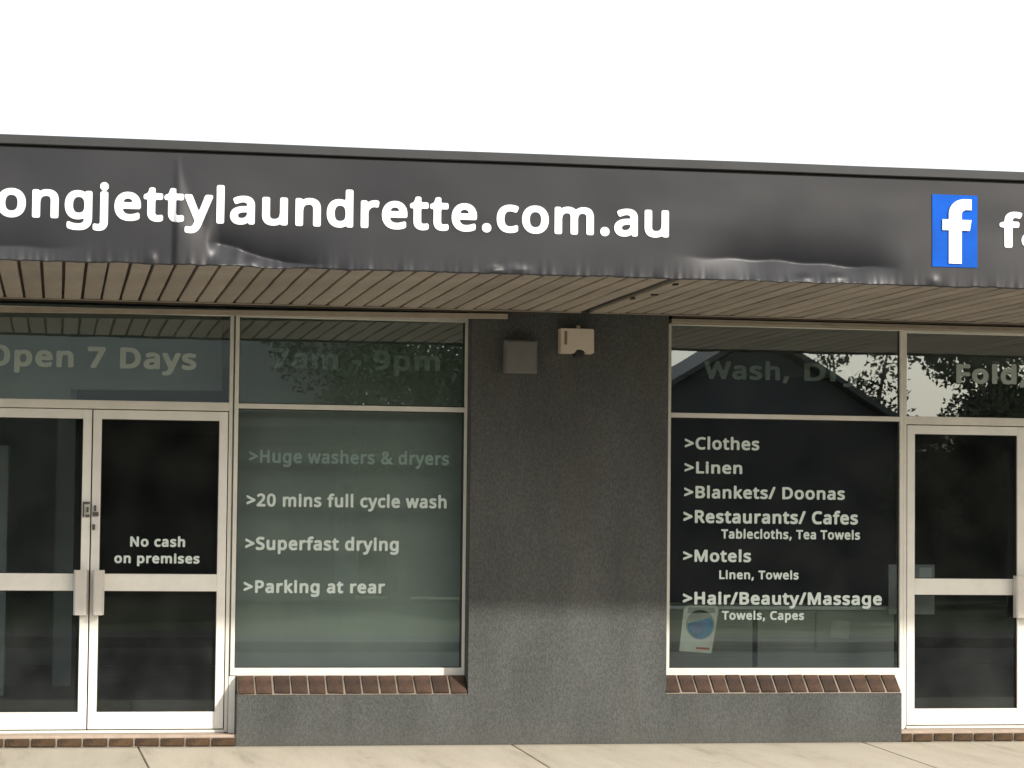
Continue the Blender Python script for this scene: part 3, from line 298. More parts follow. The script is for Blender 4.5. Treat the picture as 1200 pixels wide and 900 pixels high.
import numpy as np
GL = {}
for ln in GLYPHS.strip().split('\n'):
    q = ln.split(' '); cont = []
    for s_ in q[2:]:
        v = [int(t)/1000 for t in s_.split(',')]; P = [v[i:i+6] for i in range(0, len(v), 6)]; pl = []
        for p, n2 in zip(P, P[1:]+P[:1]):
            b0, b1, b2, b3 = (p[2], p[3]), (p[4], p[5]), (n2[0], n2[1]), (n2[2], n2[3])
            for k in range(5):
                t = k/5; m_ = 1-t
                pl.append(tuple(m_**3*b0[i]+3*m_*m_*t*b1[i]+3*m_*t*t*b2[i]+t**3*b3[i] for i in (0, 1)))
        cont.append(np.array(pl))
    GL[q[0]] = (int(q[1])/1000, cont)
GCACHE = {}
def glyph(c, offs, res=46):
    """2D verts and faces of one letter, its outline grown by offs (marching squares over a signed distance)"""
    if (c, offs, res) in GCACHE: return GCACHE[(c, offs, res)]
    cont = GL[c][1]; al = np.vstack(cont); st = 1/res
    x0, y0 = al.min(0)-offs-st*1.5; x1, y1 = al.max(0)+offs+st*1.5
    nx, ny = int((x1-x0)/st)+2, int((y1-y0)/st)+2
    X, Y = np.meshgrid(x0+st*np.arange(nx), y0+st*np.arange(ny), indexing='ij')
    D = np.full(X.shape, 9.); ins = np.zeros(X.shape, bool)
    for pl in cont:
        for (ax, ay), (bx, by) in zip(pl, np.roll(pl, -1, 0)):
            dx, dy = bx-ax, by-ay; L = dx*dx+dy*dy
            if L < 1e-12: continue
            t = np.clip(((X-ax)*dx+(Y-ay)*dy)/L, 0, 1)
            D = np.minimum(D, np.hypot(X-ax-t*dx, Y-ay-t*dy))
            if ay != by:
                cr = ((ay > Y) != (by > Y)) & (X < ax+(Y-ay)*dx/dy); ins ^= cr
    S = np.where(ins, D, -D)+offs
    V = {}; vs = []; fs = []
    def vid(k, p):
        if k not in V: V[k] = len(vs); vs.append(p)
        return V[k]
    for i in range(nx-1):
        for j in range(ny-1):
            cs = ((i, j), (i+1, j), (i+1, j+1), (i, j+1)); sv = [S[q] for q in cs]
            if max(sv) <= 0: continue
            f = []
            for k in range(4):
                a_, b_ = cs[k], cs[(k+1) % 4]; sa, sb = sv[k], sv[(k+1) % 4]
                if sa > 0: f.append(vid(a_, (X[a_], Y[a_])))
                if (sa > 0) != (sb > 0):
                    t = sa/(sa-sb); key = (min(a_, b_), max(a_, b_), 'e')
                    f.append(vid(key, (X[a_]+t*(X[b_]-X[a_]), Y[a_]+t*(Y[b_]-Y[a_]))))
            if len(f) > 2: fs.append(tuple(f))
    GCACHE[(c, offs, res)] = (np.array(vs), fs); return GCACHE[(c, offs, res)]
def layout(body, offs, track):
    pen = 0; out_ = []
    for c in body:
        if c == ' ': pen += .21+track; continue
        out_.append((c, pen)); pen += GL[c][0]+track
    return out_
def lettering(body, x0, x1, zb, zt, ref, y, m, parent, offs=.02, fn=None, thick=0.0, sub=0, x0char=None, track=None, res=46, split=False, name='lettering'):
    """body fitted so it spans x0..x1; ref = a character whose height reaches from zb to zt"""
    track = offs*1.6 if track is None else track
    lay = layout(body, offs, track); vs = []; fs = []; lo = 1e9; hi = -1e9
    for idx, (c, pen) in enumerate(lay):
        gv, gf = glyph(c, offs, res); n0 = len(vs)
        vs += [(p[0]+pen, p[1]) for p in gv]; fs += [tuple(n0+k for k in f) for f in gf]
        if not (x0char and idx < len(x0char)): lo = min(lo, gv[:, 0].min()+pen)
        hi = max(hi, gv[:, 0].max()+pen)
    rv = glyph(ref, offs, res)[0][:, 1].max()
    sx = (x1-x0)/(hi-lo); sz = (zt-zb)/(rv+offs)
    co = []
    for px, py in vs:
        x = x0+(px-lo)*sx; z = zb+(py+offs)*sz
        co.append((x, y+(fn(x, z) if fn else 0), z))
    if thick:
        n = len(co); from collections import Counter
        ec = Counter(tuple(sorted((f[k], f[(k+1) % len(f)]))) for f in fs for k in range(len(f)))
        bd = [(f[k], f[(k+1) % len(f)]) for f in fs for k in range(len(f)) if ec[tuple(sorted((f[k], f[(k+1) % len(f)])))] == 1]
        co += [(x, yy+thick, z) for x, yy, z in co]
        fs = list(fs)+[(b, a, a+n, b+n) for a, b in bd]
    me = bpy.data.meshes.new('lettering'); me.from_pydata(co, [], fs); me.update()
    if split:
        return [lettering(c, min(x0+(p[0]+pen-lo)*sx for p in glyph(c, offs, res)[0]), max(x0+(p[0]+pen-lo)*sx for p in glyph(c, offs, res)[0]), zb, zt, ref, y, m, parent, offs, fn, thick, res=res, name='letter') for c, pen in lay]
    if name != 'lettering': return link(name, me, m, parent)
    return link('lettering', me, m, parent)

# ------------------------------------------------------------------ ground, road
bm = bmesh.new(); bmesh.ops.create_grid(bm, x_segments=2, y_segments=2, size=2500)
g = struct(bmobj('ground', bm, MT['grass'])); g.location.z = -.17
road = struct(part('road', (-60, 80, -13.2, -3.78, -.165, -.125), MT['asphalt']))
struct(part('kerb', (-60, 80, -3.78, -3.62, -.16, 0.0), MT['kerb'], bevel=.02))
struct(part('far_kerb', (-60, 80, -13.36, -13.2, -.16, 0.0), MT['kerb'], bevel=.02))
struct(part('far_verge', (-60, 80, -15.2, -13.37, -.16, -.03), MT['asphalt']))
fp = struct(part('footpath', (-26, 34, -3.61, -.05, -.16, -.012), MT['mortar']))
joints = [(.522, .55)]
xj = .522
jl = [(-1.84, -1.80), (.520, .580), (2.895, 2.800), (5.245, 5.060), (7.60, 7.47), (9.95, 9.86), (12.3, 12.24)]
jl = [(-1.84-2.36*k, -1.80-2.36*k) for k in range(9, 0, -1)] + jl + [(12.3+2.36*k, 12.24+2.36*k) for k in range(1, 9)]
for (a, a2), (b, b2) in zip(jl, jl[1:]):
    gp = .005
    bm = bmesh.new()
    vs = [bm.verts.new(p) for p in [(a+gp, -.155, 0), (b-gp, -.155, 0), (b2-gp, -3.61, 0), (a2+gp, -3.61, 0)]]
    bt = [bm.verts.new((v.co.x, v.co.y, -.05)) for v in vs]
    f0 = bm.faces.new(vs[::-1])
    for i in range(4): bm.faces.new((vs[i], vs[(i+1) % 4], bt[(i+1) % 4], bt[i]))
    bm.normal_update()
    ed = [e for e in bm.edges if all(abs(v.co.z) < 1e-6 for v in e.verts)]
    bmesh.ops.bevel(bm, geom=ed, offset=.003, segments=1, affect='EDGES')
    bmobj('paving_slab', bm, MT['conc'], fp)

# ------------------------------------------------------------------ shop building
WY = -.15
bld = thing('shop_building', 'single storey dark grey rendered laundrette shop with cream framed windows and doors', 'building')
PIL = [(-4.6, -2.26), (2.605, 3.911), (8.87, 10.6)]
part('wall', [(a, b, WY, .22, 0, 3.1) for a, b in PIL] +
     [(1.131, 2.605, WY, .22, 0, .322), (3.911, 5.515, WY, .22, 0, .322), (-2.26, -.715, WY, .22, 0, .322), (7.355, 8.87, WY, .22, 0, .322)] +
     [(a, b, .001, .22, 2.79, 3.1) for a, b in ((-2.26, 2.605), (3.911, 8.87))] +
     [(-4.6, -4.4, .22, 9, 0, 3.1), (10.4, 10.6, .22, 9, 0, 3.1), (-4.6, 10.6, 9, 9.2, 0, 3.1)], MT['wall'], bld)
part('roof', (-4.7, 10.7, -.1, 9.3, 3.1, 3.2), MT['cap'], bld)

def brick_mesh(lx, ly, lz, seed):
    rr = random.Random(seed); bm = bmesh.new()
    bmesh.ops.create_cube(bm, size=1, matrix=Matrix.Diagonal((lx, ly, lz, 1)))
    bmesh.ops.bevel(bm, geom=bm.edges[:], offset=.0035, segments=1, affect='EDGES')
    for v in bm.verts: v.co += Vector((rr.uniform(-1, 1), rr.uniform(-1, 1), rr.uniform(-1, 1)))*.0013
    me = bpy.data.meshes.new('brick'); bm.to_mesh(me); bm.free(); return me
def sill(x0, x1, n):
    ang = math.atan2(.098, .125)
    root = part('window_sill', [(x0+.004, x1-.004, -.13, .03, .322, .345)], MT['mortar'], bld)
    L = .158; pit = (x1-x0)/n
    # sloping mortar bed between the bricks
    bm = bmesh.new()
    prof = [(-.150, .320), (-.150, .337), (-.020, .433), (.03, .433), (.03, .320)]
    A = [bm.verts.new((x0+.006, y, z)) for y, z in prof]; B = [bm.verts.new((x1-.006, y, z)) for y, z in prof]
    bm.faces.new(A); bm.faces.new(B[::-1])
    for i in range(5): bm.faces.new((A[i], B[i], B[(i+1) % 5], A[(i+1) % 5]))
    bmesh.ops.recalc_face_normals(bm, faces=bm.faces[:])
    root.data = bpy.data.meshes.new('mortar_bed'); bm.to_mesh(root.data); bm.free(); root.data.materials.append(MT['mortar'])
    ms = [brick_mesh(pit-.012, L, .055, s+n) for s in range(4)]
    for m in ms: m.materials.append(MT['brick'])
    for i in range(n):
        o = link('brick', ms[random.randrange(4)], None, root)
        o.location = (x0+pit*(i+.5)+random.uniform(-.0012, .0012), -.080+random.uniform(-.002, .002), .3655+random.uniform(-.0018, .0018))
        o.rotation_euler = (ang+random.uniform(-.01, .01), random.uniform(-.01, .01), random.uniform(-.012, .012))
for a, b, n in ((1.134, 2.603, 13), (3.903, 5.513, 15), (-2.255, -.72, 13), (7.358, 8.865, 14)): sill(a, b, n)

def step(x0, x1, pit, ph):
    root = part('door_step', [(x0, x1, WY+.016, .20, 0, .072)], MT['step'], bld)
    part('mortar', [(x0, x1, WY+.008, WY+.0155, 0, .056)], MT['mortar'], root)
    m = brick_mesh(pit-.013, .03, .048, 5); m.materials.append(MT['brickpave'])
    x = x0-ph
    while x < x1-.02:
        a = max(x+.006, x0+.001); b = min(x+pit-.006, x1-.001)
        if b-a > .02:
            mm = m
            if b-a < pit-.02: mm = brick_mesh(b-a, .03, .048, 9); mm.materials.append(MT['brickpave'])
            o = link('brick', mm, None, root); o.location = ((a+b)/2, WY+.013+random.uniform(-.002, .002), .029+random.uniform(-.001, .001))
        x += pit
step(-.715, 1.131, .159, .06); step(5.515, 7.355, .141, .06)

# window: frame bars + panes
def window(x0, x1, zs, zt0, zt1, ztop, name_label=None):
    w = part('window', [(x0, x1, .0, .075, zs-.048, zs)], MT['alu'], bld, .002)        # bottom rail
    part('frame', [(x0, x0+.026, .004, .07, zs, ztop+.03)], MT['alu'], w, .002)
    part('frame', [(x1-.03, x1, .004, .07, zs, ztop+.03)], MT['alu'], w, .002)
    part('frame', [(x0+.026, x1-.03, .006, .068, zt0, zt1)], MT['alu'], w, .003)
    part('frame', [(x0+.026, x1-.03, .006, .068, ztop, ztop+.03)], MT['alu'], w, .002)
    part('gasket', [(x0+.027, x0+.031, .024, .045, zs+.001, ztop), (x1-.036, x1-.031, .024, .045, zs+.001, ztop),
                    (x0+.031, x1-.036, .024, .045, zs+.001, zs+.005), (x0+.031, x1-.036, .024, .045, zt1+.001, zt1+.005),
                    (x0+.031, x1-.036, .024, .045, zt0-.006, zt0-.001)], MT['gasket'], w)
    for a, b, gm in ((zs, zt0, 'glass'), (zt1, ztop, 'tglass')):
        bm = bmesh.new()
        vs = [bm.verts.new(p) for p in ((x0+.026, .033, a), (x1-.03, .033, a), (x1-.03, .033+(b-a)*.002, b), (x0+.026, .033+(b-a)*.002, b))]
        bm.faces.new(vs); p = bmobj('pane', bm, MT[gm], w)
    return w
w1 = window(1.096, 2.618, .481, 2.135, 2.167, 2.722)
w2 = window(3.943, 5.584, .477, 2.127, 2.158, 2.738)
w0 = window(-2.24, -.688, .481, 2.135, 2.167, 2.722)
w3 = window(7.34, 8.855, .477, 2.127, 2.158, 2.738)
part('filler', (3.913, 3.941, .01, .06, .43, 2.77), MT['gasket'], w2)

def door_unit(xl, xm, xr, zb, ztop, jl_, jr_, z0=.075):
    """pair of leaves xl..xm and xm..xr; returns the transom part"""
    tr = part('door_frame', [(xl-.012, xr+.012, .004, .085, ztop+.064, ztop+.118)], MT['alu'], bld, .003)
    part('jamb', [(xl-.028, xl-.006, .002, .08, z0+.001, 2.76)], MT['alu'], tr, .002)
    part('jamb', [(xr+.006, xr+.028, .002, .08, z0+.001, 2.76)], MT['alu'], tr, .002)
    part('head', [(xl-.006, xr+.006, .006, .08, 2.725, 2.757)], MT['alu'], tr, .002)
    part('threshold', [(xl-.006, xr+.006, -.005, .09, z0, z0+.016)], MT['alu'], tr)
    bm = bmesh.new(); vs = [bm.verts.new(p) for p in ((xl-.006, .034, ztop+.118), (xr+.006, .034, ztop+.118), (xr+.006, .035, 2.725), (xl-.006, .035, 2.725))]
    bm.faces.new(vs); bmobj('pane', bm, MT['tglass'], tr)
    lv = []
    zm0, zm1 = .966, 1.074
    for (a, b) in ((xl, xm-.004), (xm+.004, xr)):
        d = part('door', [(a+.054, b-.054, .008, .05, zm0, zm1)], MT['alu2'], bld, .002)
        part('stile', [(a, a+.054, .006, .052, zb, ztop+.058)], MT['alu2'], d, .003)
        part('stile', [(b-.054, b, .006, .052, zb, ztop+.058)], MT['alu2'], d, .003)
        part('rail', [(a+.054, b-.054, .008, .05, ztop, ztop+.058)], MT['alu2'], d, .002)
        part('rail', [(a+.054, b-.054, .008, .05, zb, zb+.107)], MT['alu2'], d, .002)
        part('gasket', [(a+.055, a+.06, .018, .04, zb+.107, ztop), (b-.06, b-.055, .018, .04, zb+.107, ztop),
                        (a+.06, b-.06, .018, .04, zb+.108, zb+.112), (a+.06, b-.06, .018, .04, ztop-.005, ztop-.001),
                        (a+.06, b-.06, .018, .04, zm1+.001, zm1+.005), (a+.06, b-.06, .018, .04, zm0-.005, zm0-.001)], MT['gasket'], d)
        for z_, z2 in ((zb+.107, zm0), (zm1, ztop)):
            bm = bmesh.new(); vs = [bm.verts.new(p) for p in ((a+.054, .03, z_), (b-.054, .03, z_), (b-.054, .03, z2), (a+.054, .03, z2))]
            bm.faces.new(vs); bmobj('pane', bm, MT['dglass'], d)
        lv.append(d)
    return tr, lv[0], lv[1]
trL, dA, dB = door_unit(-.652, .204, 1.057, .098, 2.052, 0, 0)
trR, dC, dD = door_unit(5.606, 6.445, 7.298, .098, 2.045, 0, 0)
# pull handles: a folded plate standing off the stile
def handle(x0, x1, d, z0=.815, z1=1.098):
    bm = bmesh.new()
    prof = [(x0, -.012), (x0+.004, -.058), (x0+.014, -.068), (x1-.02, -.068), (x1-.012, -.060), (x1-.008, -.010), (x1, -.004), (x1, .006), (x1-.016, .006), (x1-.018, -.050), (x0+.018, -.056), (x0+.012, -.012)]
    A = [bm.verts.new((x, y, z0)) for x, y in prof]; B = [bm.verts.new((x, y, z1)) for x, y in prof]
    bm.faces.new(A); bm.faces.new(B[::-1]); k = len(prof)
    for i in range(k): bm.faces.new((A[i], B[i], B[(i+1) % k], A[(i+1) % k]))
    bmesh.ops.recalc_face_normals(bm, faces=bm.faces[:]); bmesh.ops.bevel(bm, geom=[e for e in bm.edges], offset=.0015, segments=1, affect='EDGES')
    return bmobj('handle', bm, MT['handle'], d)
handle(.104, .199, dA); handle(.222, .297, dB)
handle(6.350, 6.438, dC); handle(6.452, 6.53, dD)
part('lock', [(.152, .196, -.012, .006, 1.512, 1.527), (.152, .162, -.012, .006, 1.43, 1.512), (.170, .196, -.012, .006, 1.43, 1.446), (.176, .19, -.014, .006, 1.46, 1.495)], MT['lock'], dA, .001)
part('lock', [(.214, .252, -.014, .006, 1.436, 1.462), (.222, .236, -.022, .006, 1.468, 1.505), (.214, .232, -.02, .006, 1.35, 1.385)], MT['lock'], dB, .001)
for d in (dA, dB): d['label'] = 'cream framed glass door leaf'

for a, b in ((1.088, 1.1295), (-.7135, -.680), (5.5165, 5.584), (7.330, 7.3535)):
    part('corner_post', (a, b, .001, .078, .0, .428), MT['alu2'], bld, .002)
# lettering stuck inside the glass
LY = .039
def T(body, x0, x1, zb, zt, ref, parent, offs=.022, **k): return lettering(body, x0, x1, zb, zt, ref, k.pop('y', LY), k.pop('m', MT['letter']), parent, offs, **k)
texts = [
 ('Open 7 Days', -.291, .851, 2.376, 2.510, 'D', trL, .028),
 ('7am - 9pm', 1.333, 2.427, 2.400, 2.528, '7', w1, .024),
 ('>Huge washers & dryers', 1.197, 2.494, 1.789, 1.874, 'H', w1, .022),
 ('>20 mins full cycle wash', 1.185, 2.480, 1.509, 1.593, '2', w1, .024),
 ('>Superfast drying', 1.181, 2.170, 1.231, 1.316, 'S', w1, .026),
 ('>Parking at rear', 1.175, 2.084, .957, 1.038, 'P', w1, .026),
 ('Wash,', 4.201, 4.789, 2.388, 2.509, 'W', w2, .026),
 ('Dry,', 4.893, 5.36, 2.388, 2.509, 'D', w2, .026),
 ('Fold,', 5.962, 6.464, 2.394, 2.524, 'F', trR, .030),
 ('>Clothes', 4.071, 4.582, 1.918, 2.001, 'C', w2, .022),
 ('>Linen', 4.070, 4.465, 1.759, 1.837, 'L', w2, .022),
 ('>Blankets/ Doonas', 4.069, 5.177, 1.595, 1.676, 'B', w2, .022),
 ('>Restaurants/ Cafes', 4.065, 5.269, 1.431, 1.517, 'R', w2, .026),
 ('Tablecloths, Tea Towels', 4.324, 5.284, 1.330, 1.392, 'T', w2, .024),
 ('>Motels', 4.065, 4.529, 1.175, 1.255, 'M', w2, .024),
 ('Linen, Towels', 4.312, 4.858, 1.062, 1.120, 'L', w2, .024),
 ('>Hair/Beauty/Massage', 4.065, 5.438, .894, .977, 'H', w2, .028),
 ('Towels, Capes', 4.332, 4.897, .794, .852, 'T', w2, .026),
 ('No cash', .453, .799, 1.246, 1.310, 'N', dB, .030),
 ('on premises', .356, .892, 1.141, 1.190, 'o', dB, .030),
]
for body, a, b, zb, zt, ref, par, of in texts:
    T(body, a, b, zb, zt, ref, par, of+.008, m=MT['dimletter'] if par in (trL, trR) else MT['letter'], y=(.0265 if par is dB else (.0325 if par in (trL, trR) else LY+.001) if zb > 2.2 else .039 if zb > 1.7 and par is w1 else .0305), x0char=('O' if body[0] == 'O' else None))

# ------------------------------------------------------------------ boxes on the pillar
gb = thing('meter_box', 'plain grey metal box on the upper left of the dark pillar', 'box')
part('casing', (2.808, 3.022, WY-.07, WY, 2.385, 2.598), MT['grey'], gb, .004)
part('door', (2.818, 3.012, WY-.078, WY-.071, 2.395, 2.588), MT['grey'], gb, .002)
lb = thing('wall_light_box', 'small cream plastic box with a notched bottom beside the grey box under the awning', 'wall box')
bm = bmesh.new()
pr = [(3.170, 2.680), (3.388, 2.680), (3.395, 2.672), (3.397, 2.528), (3.388, 2.520), (3.345, 2.520), (3.330, 2.535), (3.315, 2.545), (3.285, 2.545), (3.268, 2.535), (3.258, 2.520), (3.178, 2.520), (3.171, 2.528)]
A = [bm.verts.new((x, WY, z)) for x, z in pr]; B = [bm.verts.new((x+(.004 if x < 3.28 else -.004), WY-.085, z)) for x, z in pr]
bm.faces.new(A); bm.faces.new(B[::-1])
for i in range(len(pr)): bm.faces.new((A[i], B[i], B[(i+1) % len(pr)], A[(i+1) % len(pr)]))
bmesh.ops.recalc_face_normals(bm, faces=bm.faces[:])
bmobj('casing', bm, MT['cream'], lb)
part('slot', [(3.196, 3.214, WY-.0875, WY-.0852, 2.575, 2.662)], mat('brown_slot', (.22, .15, .10), .6), lb)
part('knob', [(3.283, 3.307, WY-.05, WY-.03, 2.68, 2.704)], MT['cream'], lb, .004)
part('sensor', [(3.27, 3.33, WY-.075, WY, 2.498, 2.544)], MT['black'], lb, .008)
# ------------------------------------------------------------------ awning
FY = -2.73
aw = thing('awning', 'flat awning over the footpath with brown ribbed soffit and dark grey roof edge', 'awning')
X0, X1 = -4.6, 10.6
SZ = 2.787
part('soffit_backing', [(X0, X1, FY+.098, WY-.012, SZ+.034, SZ+.040)], MT['soffitback'], aw)
def slat_mesh(wd, y0, y1, seed):
    rr = random.Random(seed); bm = bmesh.new(); ny = 7
    prof = [(-wd/2+.004, .032), (-wd/2, .026), (-wd/2, .003), (-wd/2+.004, 0), (0, -.0008), (wd/2-.004, 0), (wd/2, .003), (wd/2, .026), (wd/2-.004, .032)]
    rows = []
    for j in range(ny):
        y = y0+(y1-y0)*j/(ny-1); dz = rr.uniform(-.0022, .0022); dx = rr.uniform(-.001, .001)
        rows.append([bm.verts.new((x+dx, y, z+dz)) for x, z in prof])
    for j in range(ny-1):
        for i in range(len(prof)-1): bm.faces.new((rows[j][i], rows[j][i+1], rows[j+1][i+1], rows[j+1][i]))
    bm.faces.new(rows[0]); bm.faces.new(rows[-1][::-1])
    bmesh.ops.recalc_face_normals(bm, faces=bm.faces[:])
    me = bpy.data.meshes.new('soffit_slat'); bm.to_mesh(me); bm.free(); me.materials.append(MT['soffit']); return me
PIT = .1178
sm = [slat_mesh(PIT-.017, FY+.062, WY-.03, s) for s in range(6)]
BX = 3.332
x = BX+.03+PIT/2; xs = []
while x < X1: xs.append(x); x += PIT
x = BX-.03-PIT/2
while x > X0: xs.append(x); x -= PIT
for x in sorted(xs):
    o = link('soffit_slat', sm[random.randrange(6)], None, aw)
    o.location = (x+random.uniform(-.001, .001), 0, SZ+random.uniform(-.001, .001)); o.rotation_euler.z = random.uniform(-.0012, .0012)
part('joint_gap', [(BX-.022, BX+.022, FY+.062, WY-.03, SZ+.012, SZ+.016)], MT['black'], aw)
part('joint_clip', [(BX+.05, BX+.075, FY+.35, FY+.40, SZ-.012, SZ-.001), (BX+.03, BX+.05, FY+1.3, FY+1.36, SZ-.012, SZ-.001), (BX+.09, BX+.13, FY+1.05, FY+1.08, SZ-.01, SZ-.001)], MT['soffitback'], aw)
part('edge_strip', [(X0, BX-.03, WY-.125, WY-.07, SZ-.005, SZ-.0015), (BX+.03, X1, WY-.125, WY-.07, SZ-.005, SZ-.0015)], MT['soffit'], aw)
part('wall_angle', [(X0, BX-.3, WY-.024, WY-.002, SZ-.012, SZ+.02), (BX+.6, X1, WY-.024, WY-.002, SZ-.012, SZ+.02)], MT['soffitback'], aw)
tl = part('trim_strip', [(-3.9, 2.69, -.012, .006, -.017, .017)], MT['trim'], aw, .002); tl.location = (.143, WY-.02, 2.722); tl.rotation_euler.y = -.0115
part('trim_strip', [(3.93, X1, WY-.012, -.004, 2.742, 2.768)], MT['trim'], aw, .002)
# roof deck and front edge
part('roof_deck', [(X0, X1, FY+.03, -.11, 3.30, 3.33)], MT['cap'], aw)
part('fascia_board', [(X0, X1, FY+.075, FY+.095, 2.80, 3.40)], MT['cap'], aw)
def cap_mesh():
    bm = bmesh.new()
    prof = [(.09, 3.432), (-.018, 3.432), (-.022, 3.428), (-.022, 3.386), (-.017, 3.381), (.012, 3.381), (.012, 3.356), (.09, 3.360)]
    prev = None
    for i in range(77):
        x = X0+(X1-X0)*i/76; dz = .004*noise.noise(Vector((x*.9, 3, 0))); dy = .003*noise.noise(Vector((x*1.7, 9, 0)))
        ring = [bm.verts.new((x, FY+y+dy, z+dz)) for y, z in prof]
        if prev:
            for k in range(len(prof)): bm.faces.new((prev[k], prev[(k+1) % len(prof)], ring[(k+1) % len(prof)], ring[k]))
        prev = ring
    bmesh.ops.recalc_face_normals(bm, faces=bm.faces[:]); return bm
bmobj('roof_edge_cap', cap_mesh(), MT['cap'], aw)

# ------------------------------------------------------------------ sign banner on the fascia
def sstep(a, b, t):
    t = max(0., min(1., (t-a)/(b-a))); return t*t*(3-2*t)
def crease(x, z, xa, za, xb, zb, A, up, dn, fl, fr):
    t = max(0, min(1, (x-xa)/(xb-xa))); zc = za+(zb-za)*t + .004*math.sin(x*23)
    amp = A*sstep(xa-fl, xa+.02, x)*(1-sstep(xb-.06, xb+fr, x))
    d = z-zc
    v = math.exp(-d/up) if d >= 0 else 1+d/dn
    return -amp*v
BZ0, BZ1 = 2.772, 3.366
def disp(x, z):
    """outward displacement of the slack vinyl"""
    d = .006*noise.noise(Vector((x*.9, z*2.2, 1))) + .003*noise.noise(Vector((x*3.1, z*5, 5)))
    h = max(0, min(1, (z-BZ0)/(BZ1-BZ0)))
    d *= 4*h*(1-h)*.8+.25
    # buckled sheet join with a rolled wedge beside it
    xb = .60+.30*(1-h)**1.6
    if x > .562:
        d += .028*min(1, (xb-.585)/.17)*sstep(.562, .59, x)*(1-sstep(.585, xb, x))*(.35+.65*(1-h)**.6)*sstep(1.0, .93, h)
    d += crease(x, z, .80, 2.900, 1.17, 2.800, .046, .085, .075, .06, .25)
    d += crease(x, z, 3.86, 2.896, 4.36, 2.872, .050, .11, .085, .62, .26)
    d += crease(x, z, -.6, 2.86, -.2, 2.845, .022, .10, .08, .25, .35)
    # puckers along the stapled bottom edge
    pk = math.exp(-(z-BZ0)/.03)
    d += .007*pk*noise.noise(Vector((x*14, 2, 0))) + .006*pk*noise.noise(Vector((x*37, 7, 0)))
    for cx, cz, rx, rz, a in ((.985, 2.80, .035, .03, .02), (.91, 2.825, .02, .05, .014), (.46, 2.80, .02, .03, .014), (2.30, 2.79, .04, .02, .02), (2.42, 2.80, .05, .02, .012), (4.03, 2.80, .04, .02, .016), (4.22, 2.81, .05, .02, .014), (4.78, 2.80, .03, .03, .012)):
        d += (.6*a)*math.exp(-((x-cx)/rx)**2-((z-cz)/rz)**2)
    return d
bn = thing('shop_sign_banner', 'long creased dark grey vinyl banner with a white web address and blue square logo', 'banner')
def banner():
    bm = bmesh.new(); xs = []
    x = X0
    while x < X1+1e-6:
        xs.append(x); x += .009 if -.6 < x < 5.7 else .06
    nz = 60; grid = []
    for x in xs:
        col = []
        zb = BZ0 + .006*noise.noise(Vector((x*5, 0, 4))) + .004*noise.noise(Vector((x*19, 0, 8)))
        for j in range(nz+1):
            h = (j/nz)**1.25; z = zb+(BZ1-zb)*h
            y = FY-.006-disp(x, z)-.006
            if j == 0: y += .006
            col.append(bm.verts.new((x, y, z)))
        grid.append(col)
    for a, b in zip(grid, grid[1:]):
        for j in range(nz): bm.faces.new((a[j], b[j], b[j+1], a[j+1]))
    bm.normal_update()
    return bm
def vinyl():
    m = mat('grey_vinyl', (.062, .062, .067), .5, spec=.42)
    n = m.node_tree; b = n.nodes['Principled BSDF']; tc = n.nodes['Texture Coordinate']
    a = n.nodes.new('ShaderNodeTexNoise'); a.inputs['Scale'].default_value = 1.7; a.inputs['Detail'].default_value = 5
    n.links.new(tc.outputs['Object'], a.inputs['Vector'])
    r1 = n.nodes.new('ShaderNodeValToRGB'); r1.color_ramp.elements[0].position = .3; r1.color_ramp.elements[1].position = .7
    r1.color_ramp.elements[0].color = (.019, .019, .022, 1); r1.color_ramp.elements[1].color = (.028, .028, .030, 1)
    n.links.new(a.outputs['Fac'], r1.inputs[0]); n.links.new(r1.outputs[0], b.inputs['Base Color'])
    c = n.nodes.new('ShaderNodeMapRange'); c.inputs['To Min'].default_value = .36; c.inputs['To Max'].default_value = .48
    n.links.new(a.outputs['Fac'], c.inputs['Value']); n.links.new(c.outputs[0], b.inputs['Roughness'])
    return m
MT['vinyl'] = vinyl()
bmobj('banner_sheet', banner(), MT['vinyl'], bn, smooth=True)
bf = lambda x, z: -disp(x, z)
lettering('longjettylaundrette.com.au', -.345, 3.256, 2.999, 3.203, 'l', FY-.016, MT['bletter'], bn, .029, fn=bf, thick=.002, sub=.02, x0char='l', split=True)
# blue square with an f cut in white
def panel(x0, x1, z0, z1, y, m, name, nx=24, nz=36, th=.002):
    bm = bmesh.new(); G = [[bm.verts.new((x0+(x1-x0)*i/nx, y-disp(x0+(x1-x0)*i/nx, z0+(z1-z0)*j/nz), z0+(z1-z0)*j/nz)) for j in range(nz+1)] for i in range(nx+1)]
    for i in range(nx):
        for j in range(nz): bm.faces.new((G[i][j], G[i+1][j], G[i+1][j+1], G[i][j+1]))
    ext = bmesh.ops.extrude_face_region(bm, geom=bm.faces[:])
    for v in [g for g in ext['geom'] if isinstance(g, bmesh.types.BMVert)]: v.co.y += th
    bmesh.ops.recalc_face_normals(bm, faces=bm.faces[:])
    return bmobj(name, bm, m, bn)
panel(4.770, 5.036, 2.884, 3.290, FY-.016, MT['blue'], 'logo_square')
fo = []          # the white f: stem with a hooked top and a square crossbar
for px_, py_ in ([(1112, 311), (1112, 271), (1104.5, 271), (1104.5, 258), (1112, 258), (1112, 252)] +
                 [(1130-18*math.cos(R(a_)), 251-18*math.sin(R(a_))) for a_ in range(8, 91, 9)] + [(1138.5, 233), (1138.5, 246), (1132, 246)] +
                 [(1132.5-5.5*math.sin(R(a_)), 251.5-5.5*math.cos(R(a_))) for a_ in range(10, 91, 16)] + [(1127, 258), (1138.5, 258), (1136.5, 271), (1127, 271), (1127, 311)]):
    fo.append((4.770+(px_-1093)*.00502, 3.290-(py_-228)*.00466))
